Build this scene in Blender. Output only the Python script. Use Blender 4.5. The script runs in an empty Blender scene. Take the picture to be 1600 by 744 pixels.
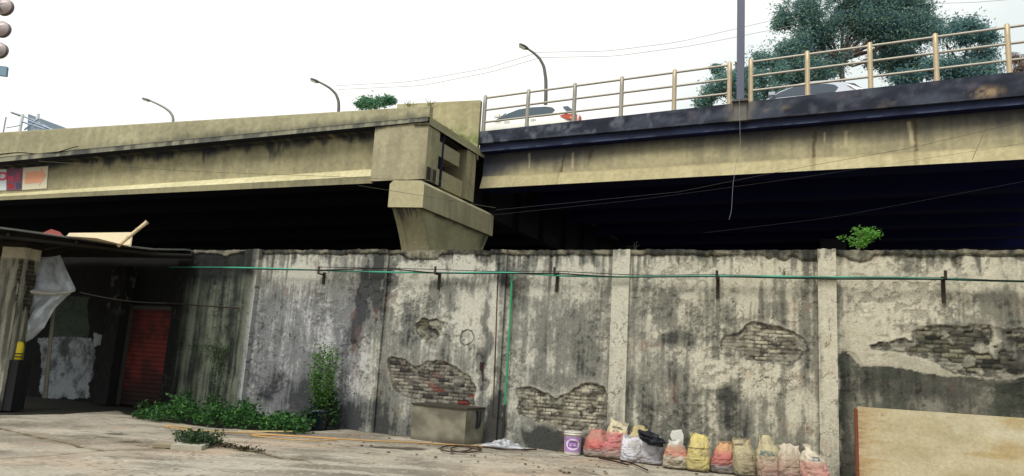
import bpy, math, random
import numpy as np
from mathutils import Vector
random.seed(7); RNG = np.random.default_rng(7)
SC = bpy.context.scene
R = math.radians
# ---------------------------------------------------------------- camera
F, PITCH, ROLL, EYE = 1120.0, math.atan(190/1120.0), math.atan(0.06), 1.6
cam_d = bpy.data.cameras.new('camera'); cam = bpy.data.objects.new('camera', cam_d)
SC.collection.objects.link(cam); SC.camera = cam
cam.location = (0, 0, EYE)
from mathutils import Matrix
CM = (Matrix.Rotation(R(90)+PITCH, 3, 'X') @ Matrix.Rotation(ROLL, 3, 'Z'))
cam.rotation_euler = CM.to_euler()
cam_d.sensor_width = 36; cam_d.lens = 36*F/1600; cam_d.clip_end = 3000; cam_d.clip_start = .05
CMN = np.array(CM)
# ---------------------------------------------------------------- world, sun, exposure
SUN_EL, SUN_AZ = R(52), R(205)       # azimuth clockwise from +Y: behind the camera, to the left
w = bpy.data.worlds.new('World'); SC.world = w; w.use_nodes = True
nt = w.node_tree; N = nt.nodes; L = nt.links; N.clear()
wo = N.new('ShaderNodeOutputWorld'); bg = N.new('ShaderNodeBackground')
sky = N.new('ShaderNodeTexSky'); sky.sky_type = 'NISHITA'; sky.sun_disc = False
sky.sun_elevation = SUN_EL; sky.sun_rotation = SUN_AZ; sky.air_density = 1.0; sky.dust_density = 3.0; sky.ozone_density = 1
hs = N.new('ShaderNodeHueSaturation'); hs.inputs['Saturation'].default_value = .25
L.new(sky.outputs[0], hs.inputs['Color'])
tc = N.new('ShaderNodeTexCoord'); nz = N.new('ShaderNodeTexNoise'); nz.inputs['Scale'].default_value = 1.7
nz.inputs['Detail'].default_value = 5; nz.inputs['Roughness'].default_value = .5
L.new(tc.outputs['Generated'], nz.inputs['Vector'])
cr = N.new('ShaderNodeValToRGB'); cr.color_ramp.elements[0].position = .36; cr.color_ramp.elements[1].position = .60
cr.color_ramp.elements[0].color = (4.3, 4.95, 5.0, 1); cr.color_ramp.elements[1].color = (7.0, 7.0, 6.7, 1)
sx_ = N.new('ShaderNodeSeparateXYZ'); L.new(tc.outputs['Generated'], sx_.inputs[0])
ma = N.new('ShaderNodeMath'); ma.operation = 'MULTIPLY_ADD'; ma.inputs[1].default_value = -.30; L.new(sx_.outputs['X'], ma.inputs[0]); L.new(nz.outputs['Fac'], ma.inputs[2]); L.new(ma.outputs[0], cr.inputs[0])
mx = N.new('ShaderNodeMix'); mx.data_type = 'RGBA'; mx.inputs[0].default_value = .93
L.new(hs.outputs[0], mx.inputs[6]); L.new(cr.outputs[0], mx.inputs[7])
L.new(mx.outputs[2], bg.inputs['Color']); bg.inputs['Strength'].default_value = .12
L.new(bg.outputs[0], wo.inputs['Surface'])
sd = bpy.data.lights.new('sun', 'SUN'); sd.energy = 1.9; sd.angle = R(22); sd.color = (1, .96, .89)
so = bpy.data.objects.new('sun', sd); SC.collection.objects.link(so)
sv = Vector((math.sin(SUN_AZ)*math.cos(SUN_EL), math.cos(SUN_AZ)*math.cos(SUN_EL), math.sin(SUN_EL)))
so.rotation_euler = (-sv).to_track_quat('-Z', 'Y').to_euler(); so.location = (-4, -8, 14)
SC.view_settings.view_transform = 'Standard'; SC.view_settings.look = 'None'
SC.view_settings.exposure = 0.50; SC.view_settings.gamma = 1
# ---------------------------------------------------------------- helpers
def ray(px, py):
    px = np.asarray(px, float); py = np.asarray(py, float)
    v = np.stack([(px-800)/F, (372-py)/F, -np.ones_like(px)], -1)
    return v @ CMN.T
EYEV = np.array([0, 0, EYE])
def G(px, py, z=0.0):                       # pixel -> point on a horizontal level
    d = ray(px, py); return EYEV + d*((z-EYE)/d[..., 2])[..., None]
def Q(px, py, y):                           # pixel -> point at a depth
    d = ray(px, py); return EYEV + d*(y/d[..., 1])[..., None]
class Pl:                                   # vertical plane: s along, o out towards the street, z up
    def __init__(s, A, B):
        A = np.array(A, float); B = np.array(B, float); s.O = np.array([A[0], A[1], 0.])
        u = np.append((B-A)[:2], 0.); s.u = u/np.linalg.norm(u); s.n = np.array([s.u[1], -s.u[0], 0.])
        if s.n[1] > 0: s.n = -s.n
    def pt(s, a, o, z):
        a, o, z = np.broadcast_arrays(np.asarray(a, float), np.asarray(o, float), np.asarray(z, float))
        return s.O + a[..., None]*s.u + o[..., None]*s.n + z[..., None]*np.array([0, 0, 1.])
    def hit(s, px, py, o=0.0):              # pixel -> (s, z) on the plane pushed out by o
        d = ray(px, py); k = ((s.O + s.n*o - EYEV) @ s.n)/(d @ s.n)
        P = EYEV + d*k[..., None]; return (P-s.O) @ s.u, P[..., 2]
    def line(s, p, q, o=0.0):               # z as a function of s through two pixels
        a, za = s.hit(*p, o); b, zb = s.hit(*q, o)
        return lambda t: za + (zb-za)*(t-a)/(b-a)
def hsh(ix, iy, seed):
    h = (ix.astype(np.int64)*374761393 + iy.astype(np.int64)*668265263 + seed*1442695041) & 0xffffffff
    h = ((h ^ (h >> 13))*1274126177) & 0xffffffff
    return ((h ^ (h >> 16)) & 0xffffff)/float(0xffffff)
def vn(x, y, seed=0):
    ix = np.floor(x); iy = np.floor(y); fx = x-ix; fy = y-iy
    fx = fx*fx*(3-2*fx); fy = fy*fy*(3-2*fy)
    a = hsh(ix, iy, seed); b = hsh(ix+1, iy, seed); c = hsh(ix, iy+1, seed); d = hsh(ix+1, iy+1, seed)
    return (a*(1-fx)+b*fx)*(1-fy) + (c*(1-fx)+d*fx)*fy
def fb(x, y, seed=0, oc=4, g=.5):
    t = 0; a = 1; n = 0
    x = np.asarray(x, float); y = np.asarray(y, float)
    for k in range(oc):
        t = t + a*vn(x*2**k+17.3*k, y*2**k+9.1*k, seed+k*31); n += a; a *= g
    return t/n
def ss(a, b, x):
    t = np.clip((x-a)/(b-a), 0, 1); return t*t*(3-2*t)
def pip(x, y, poly):
    r = np.zeros(x.shape, bool); n = len(poly)
    for i in range(n):
        x1, y1 = poly[i]; x2, y2 = poly[(i+1) % n]
        if y1 == y2: continue
        c = ((y1 > y) != (y2 > y)) & (x < (x2-x1)*(y-y1)/(y2-y1)+x1); r ^= c
    return r
def pdist(x, y, pts, closed=False):
    d = np.full(x.shape, 1e9); n = len(pts)
    for i in range(n if closed else n-1):
        ax, ay = pts[i]; bx, by = pts[(i+1) % n]; dx = bx-ax; dy = by-ay
        t = np.clip(((x-ax)*dx+(y-ay)*dy)/(dx*dx+dy*dy+1e-12), 0, 1)
        d = np.minimum(d, np.hypot(x-ax-t*dx, y-ay-t*dy))
    return d
def S(r, g, b):                              # 0..255 surface colour -> linear
    c = np.array([r, g, b], float)/255
    return np.where(c <= .04045, c/12.92, ((c+.055)/1.055)**2.4)
def mix(a, b, t): return a*(1-t[..., None]) + b*t[..., None]
# ---------------------------------------------------------------- materials: painted attribute x fine grain
MATS = {}
def mat(name, rough=.85, bump=.0, bscale=60, vary=.12, vscale=30, metal=0, spec=.3, trans=0, alpha=1, coat=0):
    if name in MATS: return MATS[name]
    m = bpy.data.materials.new(name); m.use_nodes = True; n = m.node_tree.nodes; l = m.node_tree.links
    b = n['Principled BSDF']; b.inputs['Roughness'].default_value = rough; b.inputs['Metallic'].default_value = metal
    b.inputs['Specular IOR Level'].default_value = spec; b.inputs['Coat Weight'].default_value = coat
    at = n.new('ShaderNodeAttribute'); at.attribute_name = 'Col'
    t = n.new('ShaderNodeTexCoord')
    z = n.new('ShaderNodeTexNoise'); z.inputs['Scale'].default_value = vscale; z.inputs['Detail'].default_value = 6
    z.inputs['Roughness'].default_value = .65
    l.new(t.outputs['Object'], z.inputs['Vector'])
    mr = n.new('ShaderNodeMapRange'); mr.inputs[1].default_value = .3; mr.inputs[2].default_value = .7
    mr.inputs[3].default_value = 1-vary; mr.inputs[4].default_value = 1+vary
    l.new(z.outputs['Fac'], mr.inputs[0])
    vm = n.new('ShaderNodeVectorMath'); vm.operation = 'SCALE'
    l.new(at.outputs['Color'], vm.inputs[0]); l.new(mr.outputs[0], vm.inputs['Scale'])
    l.new(vm.outputs[0], b.inputs['Base Color'])
    if bump:
        z2 = n.new('ShaderNodeTexNoise'); z2.inputs['Scale'].default_value = bscale; z2.inputs['Detail'].default_value = 8
        l.new(t.outputs['Object'], z2.inputs['Vector'])
        bp = n.new('ShaderNodeBump'); bp.inputs['Strength'].default_value = bump; bp.inputs['Distance'].default_value = .02
        l.new(z2.outputs['Fac'], bp.inputs['Height']); l.new(bp.outputs[0], b.inputs['Normal'])
    if trans:
        tr = n.new('ShaderNodeBsdfTranslucent'); ms = n.new('ShaderNodeMixShader'); ms.inputs[0].default_value = trans
        l.new(vm.outputs[0], tr.inputs['Color']); l.new(b.outputs[0], ms.inputs[1]); l.new(tr.outputs[0], ms.inputs[2])
        l.new(ms.outputs[0], n['Material Output'].inputs['Surface'])
    if alpha < 1: b.inputs['Alpha'].default_value = alpha
    MATS[name] = m; return m
M_PLASTER = mat('weathered_plaster', .92, .5, 45, .2, 26)
M_CONC = mat('flyover_concrete', .9, .35, 14, .12, 7)
M_GROUND = mat('yard_concrete', .9, .4, 30, .14, 18)
M_METAL = mat('painted_metal', .5, 0, 10, .12, 20, .3, .5)
M_RUST = mat('rusty_iron', .85, .3, 80, .3, 40)
M_PLASTIC = mat('plastic', .45, 0, 10, .06, 12, 0, .5)
M_SACK = mat('woven_sack', .6, .5, 60, .14, 55, 0, .4)
M_LEAF = mat('leaf', .55, 0, 10, .2, 3, 0, .35, .35)
M_WOOD = mat('wood', .7, .3, 40, .15, 20)
M_PAINT = mat('car_paint', .25, 0, 10, .02, 3, 0, .5, 0, 1, .6)
M_GLASS = mat('dark_glass', .08, 0, 10, .02, 3, 0, .8)
M_DARK = mat('wire_black', .7, 0, 10, .05, 3)
M_LAMP = mat('lens', .3, 0, 10, .02, 3, 0, .6)
# ---------------------------------------------------------------- mesh builder
class MB:
    def __init__(s): s.V = []; s.C = []; s.Fc = []; s.n = 0; s.sm = []
    def raw(s, V, Fs, col, smooth=False):
        V = np.asarray(V, float).reshape(-1, 3); k = len(V); col = np.asarray(col, float)
        if col.ndim == 1: col = np.broadcast_to(col, (k, 3))
        Fs = np.asarray(Fs, int); s.V.append(V); s.C.append(col.reshape(-1, 3))
        s.Fc.append(Fs+s.n); s.sm.append(np.full(len(Fs), smooth)); s.n += k; return s
    def grid(s, P, col, smooth=True, closeu=False):
        nv, nu = P.shape[:2]; idx = np.arange(nv*nu).reshape(nv, nu)
        if closeu: idx = np.concatenate([idx, idx[:, :1]], 1)
        q = np.stack([idx[:-1, :-1], idx[:-1, 1:], idx[1:, 1:], idx[1:, :-1]], -1).reshape(-1, 4)
        return s.raw(P, q, col if np.ndim(col) == 1 else np.asarray(col).reshape(-1, 3), smooth)
    def hexa(s, p, col):                     # 8 corners: bottom ring then top ring
        return s.raw(p, [[0, 3, 2, 1], [4, 5, 6, 7], [0, 1, 5, 4], [1, 2, 6, 5], [2, 3, 7, 6], [3, 0, 4, 7]], col)
    def box(s, pl, s0, s1, o0, o1, z0, z1, col):
        f = lambda z, a: z(a) if callable(z) else z
        p = [pl.pt(a, o, f(z, a)) for z in (z0, z1) for a, o in ((s0, o0), (s1, o0), (s1, o1), (s0, o1))]
        return s.hexa(p, col)
    def tube(s, pts, r, col, k=8, cap=True):
        pts = np.asarray(pts, float); n = len(pts); r = np.broadcast_to(np.asarray(r, float), (n,))
        T = np.gradient(pts, axis=0); T /= np.linalg.norm(T, axis=1)[:, None]+1e-9
        up = np.array([0, 0, 1.]) if abs(T[0][2]) < .9 else np.array([1., 0, 0])
        a = np.cross(T[0], up); a /= np.linalg.norm(a); A = []
        for t in T:
            a = a - t*(a @ t); a /= np.linalg.norm(a)+1e-9; A.append(a)
        A = np.array(A); B = np.cross(T, A); th = np.linspace(0, 2*np.pi, k, endpoint=False)
        P = pts[:, None] + r[:, None, None]*(np.cos(th)[None, :, None]*A[:, None]+np.sin(th)[None, :, None]*B[:, None])
        b0 = s.n; s.grid(P, col, True, True)
        if cap:
            for row in (0, n-1):
                c = P[row].mean(0); V = np.concatenate([P[row], c[None]])
                s.raw(V, [[i, (i+1) % k, k, k] if row else [(i+1) % k, i, k, k] for i in range(k)], col)
        return s
    def prism(s, poly, vec, col):            # extrude a planar polygon (list of 3D) along vec
        p = np.asarray(poly, float); n = len(p); V = np.concatenate([p, p+np.asarray(vec)])
        me = [[i, (i+1) % n, n+(i+1) % n, n+i] for i in range(n)]
        s.raw(V, me, col)
        from mathutils.geometry import tessellate_polygon
        tr = tessellate_polygon([[Vector(q) for q in p]])
        s.raw(p, [[a, b, c, c] for a, b, c in tr], col); s.raw(p+np.asarray(vec), [[a, c, b, b] for a, b, c in tr], col)
        return s
    def build(s, name, m, parent=None, label=None, cat=None, group=None, kind=None, loc=None):
        V = np.concatenate(s.V); C = np.concatenate(s.C); Fc = np.concatenate(s.Fc); sm = np.concatenate(s.sm)
        if parent is not None: base = np.array(parent['_b'])
        elif loc is not None: base = np.array(loc, float)
        else: base = np.array([V[:, 0].mean(), V[:, 1].mean(), V[:, 2].min()])
        tri = Fc[:, 2] == Fc[:, 3]
        cnt = np.where(tri, 3, 4); starts = np.concatenate([[0], np.cumsum(cnt)[:-1]])
        flat = Fc.ravel(); keep = np.ones(len(flat), bool); keep[3::4][tri] = False; flat = flat[keep]
        me = bpy.data.meshes.new(name); me.vertices.add(len(V)); me.vertices.foreach_set('co', (V-base).ravel())
        me.loops.add(len(flat)); me.loops.foreach_set('vertex_index', flat.astype(np.int32))
        me.polygons.add(len(Fc)); me.polygons.foreach_set('loop_start', starts.astype(np.int32))
        me.polygons.foreach_set('use_smooth', sm)
        me.update(calc_edges=True)
        ca = me.color_attributes.new('Col', 'FLOAT_COLOR', 'POINT')
        ca.data.foreach_set('color', np.concatenate([np.clip(C, 0, 1), np.ones((len(C), 1))], 1).astype(np.float32).ravel())
        me.materials.append(m)
        o = bpy.data.objects.new(name, me); SC.collection.objects.link(o)
        if parent is not None:
            o.parent = parent
            if '_off' in parent: pass
        else: o.location = base
        o['_b'] = [float(x) for x in base]
        tag(o, label, cat, group, kind)
        return o
def tag(o, label=None, cat=None, group=None, kind=None):
    for k, v in (('label', label), ('category', cat), ('group', group), ('kind', kind)):
        if v: o[k] = v
def thing(name, loc, label, cat, group=None):
    o = bpy.data.objects.new(name, None); SC.collection.objects.link(o); o.location = [float(x) for x in loc]
    o['_b'] = [float(x) for x in loc]; o.empty_display_size = .2
    tag(o, label, cat, group); return o
def polyz(pl, pts, o=0.0):
    return [tuple(float(v) for v in pl.hit(x, y, o)) for x, y in pts]
# sub-parts: a part at its parent's origin keeps local (0,0,0), so '_b' is the same world base
# ---------------------------------------------------------------- reference planes
W = Pl(G(600, 676), G(1300, 750))            # yard wall face
zt0 = W.hit(600, 391)[1]; zt1 = W.hit(1300, 391)[1]; st1 = W.hit(1300, 391)[0]
WT = lambda s: zt0 + (zt1-zt0)*s/st1
LP = Pl(Q(0, 240, 26.9), Q(669, 200, 23.0))  # near face of the left flyover span
sE = float(LP.hit(669, 200)[0])
SKEW = .21                                    # the span's end is cut a little askew
LS = lambda o, s=None: (sE if s is None else s) - SKEW*o
EO = -3.5
A = LP.pt(LS(EO), EO, 0)
# right span: starts at the back corner of the left span's end
dA = ray(1577, 110); RB = EYEV + dA*((A[1]-.3)/1.327/dA[1])
RP = Pl(A, RB)
# ================================================================ GROUND
C_SKEW = None
def gp(pts): return [tuple(G(x, y)[:2]) for x, y in pts]
CRK = [(gp([(-40, 662), (0, 669), (70, 684), (155, 702), (232, 701)]), .055),
       (gp([(-40, 716), (0, 714), (90, 708), (160, 703)]), .022),
       (gp([(328, 692), (400, 706), (468, 718)]), .09),
       (gp([(468, 718), (520, 727), (600, 741), (700, 760)]), .018),
       (gp([(290, 687), (400, 672), (520, 660)]), .02),
       (gp([(232, 701), (300, 700), (328, 692)]), .05),
       (gp([(560, 686), (640, 690), (690, 700), (760, 707), (840, 722), (960, 746)]), .03),
       (gp([(850, 700), (950, 725), (1080, 744), (1200, 770)]), .02)]
HOLES = [(85, 666, .10), (116, 670, .09), (180, 677, .2), (205, 689, .2), (165, 682, .12), (225, 695, .1), (140, 674, .1), (640, 700, .3), (600, 698, .25), (240, 676, .08)]
EDGE = gp([(-400, 668), (-200, 655), (0, 649), (100, 646), (180, 641), (215, 653), (300, 665), (400, 673), (480, 675), (540, 670), (600, 679), (760, 694), (880, 704), (1000, 716), (1300, 752), (1500, 775)])
def ground_detail(y0, y1, x0, x1, d):
    xs = np.arange(x0, x1+d/2, d); ys = np.arange(y0, y1+d/2, d); X, Y = np.meshgrid(xs, ys)
    h = (fb(X*.5, Y*.5, 3)-.5)*.05 + (fb(X*4, Y*4, 5)-.5)*.012
    big = fb(X*.35+3, Y*.7, 8); med = fb(X*1.6, Y*2.6, 9); fine = fb(X*9, Y*14, 12)
    base = mix(S(162, 153, 138), S(122, 114, 102), ss(.35, .7, big*.5+med*.5))
    base = mix(base, S(174, 167, 153), ss(.52, .7, fb(X*.8, Y*3, 21))*.6)
    base = mix(base, S(120, 112, 94), ss(.6, .78, fine)*.55)
    base = mix(base, S(176, 150, 126), ss(.5, .7, fb(X*.4, Y*.4, 33))*.5)
    base = mix(base, S(92, 84, 72), ss(.56, .70, fb(X*1.1+5, Y*2.2, 34, 5, .6))*.45)
    hc = hsh(np.floor(X/.03), np.floor(Y/.03), 35); base = mix(base, S(70, 62, 52), (hc > .965)*.6*ss(.35, .6, med)); base = mix(base, S(206, 200, 188), (hc < .02)*.5)
    for sd_ in (36, 37):
        f = np.abs(fb(X*.8+sd_, Y*.8, sd_, 5, .6)-.5); base = mix(base, S(58, 50, 40), (1-ss(.002, .006, f))*.7*ss(.5, .6, fb(X*.4, Y*.4, sd_+3)))
    # dark damp soil strip between the slab and the wall
    sx = np.array([p[0] for p in EDGE]); sy = np.array([p[1] for p in EDGE]); o = np.argsort(sx)
    ey = np.interp(X, sx[o], sy[o]) + (fb(X*3, Y*3, 40)-.5)*.35
    left = ss(-1.2, -2.4, X)
    soil = ss(-.08, .22, Y-ey)*(.35+.65*left); damp = ss(-1.1, 0, Y-ey)*.35
    base = mix(base, S(92, 86, 68), damp*ss(.3, .6, med)); base = mix(base, S(34, 32, 24), soil)
    h -= .03*ss(0, .3, Y-ey)*left
    wob = (fb(X*5, Y*5, 50)-.5)*.16
    for pts, wd in CRK:
        dd = pdist(X+wob, Y+wob, pts); wv_ = wd*(.5+1.1*fb(X*3, Y*3, 60))
        m = 1-ss(wv_*.4, wv_, dd); base = mix(base, S(46, 40, 27), m*.93); h -= .022*m
        base = mix(base, S(110, 98, 72), (1-ss(wv_, wv_*3.5, dd))*.3)
    for px, py, r in HOLES:
        c = G(px, py); dd = np.hypot((X-c[0])*.8, (Y-c[1])*1.2)+wob*.9
        m = 1-ss(r*.5, r, dd); base = mix(base, S(52, 46, 36), m*.85); h -= .018*m
    return X, Y, h, base
X, Y, h, base = ground_detail(7.5, 19.5, -15, 10, .022)
h = h-.02
fade = np.minimum.reduce([ss(0, .5, X+15), ss(0, .5, 10-X), ss(0, .5, Y-7.5), ss(0, .5, 19.5-Y)])
h = h*fade-.03*(1-fade)
m = MB(); m.grid(np.stack([X, Y, h+.012], -1), base); m.build('yard_ground', M_GROUND, kind='structure')
m = MB(); m.raw([[-400, -150, -.06], [400, -150, -.06], [400, 600, -.06], [-400, 600, -.06]], [[0, 1, 2, 3]], S(120, 108, 88))
m.build('ground', M_GROUND, kind='structure')
m = MB(); m.raw([W.pt(-60, -.5, -.04), W.pt(60, -.5, -.04), W.pt(60, -42, -.04), W.pt(-60, -42, -.04)], [[0, 1, 2, 3]], S(34, 32, 30))  # near-black sheet added behind the wall to cut bounce onto the deck
m.build('added_dark_sheet', M_GROUND, kind='structure')
# ================================================================ YARD WALL
def px_s(x, y): return float(W.hit(x, y)[0])
PATCH = [  # broken plaster: outline in photo, tint kind
 ([(607,562),(615,557),(630,560),(650,573),(668,564),(690,562),(712,572),(735,588),(743,605),(740,637),(690,637),(668,628),(645,622),(620,612),(610,595)], 'grey', 1),
 ([(650,505),(662,498),(680,500),(695,503),(693,515),(682,528),(668,534),(657,526),(652,515)], 'dark', 1),
 ([(808,606),(825,602),(838,609),(855,613),(872,624),(890,609),(910,598),(930,597),(946,606),(951,625),(949,655),(935,672),(900,681),(880,679),(860,665),(830,655),(810,645)], 'pale', 1),
 ([(1128,528),(1150,520),(1175,503),(1200,507),(1235,516),(1258,525),(1262,545),(1250,562),(1232,571),(1205,565),(1190,569),(1165,560),(1150,545),(1125,545)], 'pale', 1),
 ([(1425,516),(1450,508),(1500,506),(1560,510),(1640,512),(1640,590),(1560,592),(1500,587),(1480,577),(1455,562),(1425,556),(1400,549),(1365,546),(1362,541),(1380,533),(1425,530)], 'dark', .7)]
PATCHZ = [(polyz(W, p), k, d) for p, k, d in PATCH]
DARKZ = polyz(W, [(1312,556),(1322,549),(1338,556),(1348,574),(1375,570),(1402,576),(1430,583),(1480,590),(1640,600),(1640,830),(1312,830)])
CREAM = polyz(W, [(1316,500),(1360,520),(1425,536),(1400,545),(1430,556),(1480,574),(1530,590),(1470,588),(1420,578),(1380,572),(1345,574),(1325,552)])
RING = polyz(W, [(719,528),(722,518),(730,515),(738,518),(741,528),(736,536),(727,540),(721,535)])
def blobs(s, z, lst):
    t = np.zeros_like(s)
    for (x, y, rx, ry, a) in lst:
        c, cz = W.hit(x, y); k = 10.5/1120*1.25 if x > 900 else 14.5/1120
        q = np.hypot((s-c)/(rx*k), (z-cz)/(ry*k)); t = np.maximum(t, a*(1-ss(.35, 1.15, q)))
    return t
DB = [(1045,535,32,22,.9),(1040,480,26,40,.45),(1143,610,18,28,.75),(1148,655,25,40,.5),(570,455,22,60,1.),(592,420,14,55,1.),(636,515,20,50,.75),
      (612,430,10,40,.7),(810,450,18,55,.55),(880,520,60,40,.3),(700,440,60,12,.3),(1060,600,14,80,.45),(1000,640,50,50,.35),(1230,610,14,110,.35),
      (1515,520,22,26,.85),(1590,590,30,50,.8),(1590,520,26,30,.6),(1321,640,12,110,.8),(1570,480,55,26,.4),(1440,600,70,40,.5),(600,640,30,40,.5),
      (450,620,70,40,.6),(560,650,50,34,.85),(500,655,60,28,.75),(395,430,10,60,.6),(600,470,12,90,.6),(860,690,60,26,.7),(780,650,16,60,.9),
      (700,470,18,26,.4),(760,560,10,90,.5),(1265,560,14,60,.35),(1220,460,60,26,.25),(1365,600,30,30,.5),(560,500,14,50,.6),(920,560,20,80,.3),
      (430,500,40,70,.25),(845,560,14,60,.3),(690,560,16,30,.3)]
LB = [(572,610,26,100,.35),(776,520,9,130,.3),(590,560,14,80,.3),(640,440,46,36,.5),(700,420,60,22,.5),(560,600,30,60,.35),(620,480,14,26,.5),(735,500,26,70,.35),(840,440,40,30,.4),(900,440,50,36,.35),
      (1180,440,90,44,.35),(1075,440,60,30,.3),(1190,590,50,34,.4),(1120,580,46,30,.4),(1080,560,40,22,.25),(1400,450,90,50,.45),(1350,510,46,50,.4),
      (460,430,60,24,.4),(440,520,30,80,.2),(500,520,40,60,.2),(610,630,20,34,.3),(1240,620,30,60,.2),(1500,440,70,20,.3),(950,430,30,30,.2)]
def plaster_col(s, z, pil=False):
    wt = WT(s); sw = s+(fb(s*2, z*2, 90)-.5)*.06
    streak = fb(sw*9, z*.45+3, 101, 4, .6); thin = fb(sw*30, z*1.1, 102, 3); big = fb(s*.7, z*.9, 103, 3); md = fb(s*3.2, z*2.6, 104, 5, .6)
    spk = fb(s*24, z*22, 105, 3, .6); topd = wt-z
    fm = fb(s*6.5, z*5.5, 112, 6, .68); rm = ss(.3, .7, fb(s*.8+4, z*.5, 113)); D = .46 + .68*(streak-.5)*(.4+1.2*rm) + .42*(thin-.5) + .38*(big-.5) + .32*(md-.5) + .50*(fm-.5) + .40*(spk-.5)
    chalk = ss(.53, .60, fb(s*2.1+7, z*1.5, 114, 6, .62))*ss(.35, .6, fb(s*.9, z*.9+5, 115)); D = D-.15*chalk
    D = D - .10*ss(2.6, 8.2, s) + .08*ss(-3.4, -.6, s)*(1-ss(0, .5, s))
    # drips of soot from the coping
    dl = .12+1.1*vn(s*6, s*0, 106)**3; D += .55*(1-ss(dl*.5, dl, topd))*ss(.3, .7, vn(s*17, z*.8, 107))
    D -= .22*np.exp(-((topd-.28)/.2)**2)
    D += .30*ss(.9, .1, z)*ss(.25, .6, fb(s*2, z*3, 108))
    D += .85*blobs(s+(md-.5)*.45, z+(fb(s*3+9, z*3, 109)-.5)*.6, DB)*(.55+.9*streak) - blobs(s+(md-.5)*.3, z, LB)*(.6+.6*md)
    D = D + .30*ss(.60, .70, fb(s*13, z*9, 116, 5, .7))*ss(.42, .6, fb(s*1.7, z*1.4, 117))
    if pil: D = D*.6-.12
    D = np.clip(D, 0, 1)
    cl, cm, cd = S(180, 178, 166), S(116, 116, 109), S(24, 28, 32)
    c = mix(mix(np.broadcast_to(cl, s.shape+(3,)), np.broadcast_to(cm, s.shape+(3,)), ss(.05, .55, D)), np.broadcast_to(cd, s.shape+(3,)), ss(.54, 1.2, D))
    # tints: ochre to the right, lavender-grey in the left bays
    c = c*(1+ (np.array([.04, .0, -.09]))*ss(2, 8, s)[..., None])
    lav = ss(-.2, -.9, s)[..., None]*ss(3.3, 2.2, z)[..., None]; c = c*(1+np.array([-.06, -.04, .13])*lav)
    red = ss(.70, .82, fb(s*4, z*2.5, 111))*.22; c = mix(c, S(140, 96, 76), red)
    grn = ss(10.1, 10.9, s)*ss(2.2, .8, z)*ss(.4, .6, md)*.5; c = mix(c, S(80, 84, 38), grn)
    # under the shed: interior shade painted dark on grimy wall, plus old whitewash
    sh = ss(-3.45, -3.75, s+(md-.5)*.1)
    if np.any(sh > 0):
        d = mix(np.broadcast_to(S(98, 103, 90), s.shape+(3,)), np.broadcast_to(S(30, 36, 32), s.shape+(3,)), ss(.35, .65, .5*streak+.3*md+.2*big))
        d = mix(d, S(22, 24, 26), ss(2.8, 3.3, z)*.85)  # roof shade painted across the top of these bays
        lf = ss(-5.4, -5.7, s); d = mix(d, S(9, 9, 10), lf)  # near-black colour stands in for deep shade inside the shed
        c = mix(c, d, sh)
        jt = (md-.5)*.5
        ww = polyz(W, [(62, 527), (146, 527), (146, 545), (138, 622), (58, 624), (66, 590)])
        q = pip(s+jt, z+jt*.4, ww); c = mix(c, S(150, 156, 160), q*(.25+.75*ss(.34, .56, .85*md+.15*spk))*.8)
        gg = polyz(W, [(82, 462), (140, 464), (140, 526), (82, 526)]); q = pip(s+jt*.5, z, gg); c = mix(c, S(66, 78, 66), q*.7)
        g2 = polyz(W, [(146, 520), (182, 528), (176, 600), (144, 600)]); q = pip(s, z, g2); c = mix(c, S(150, 156, 160), q*ss(.5, .62, md)*.8)
        pass
    return c, D, md, spk
fm_ = lambda s, z: ss(.35, .65, fb(s*12, z*12, 190, 4))
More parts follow.
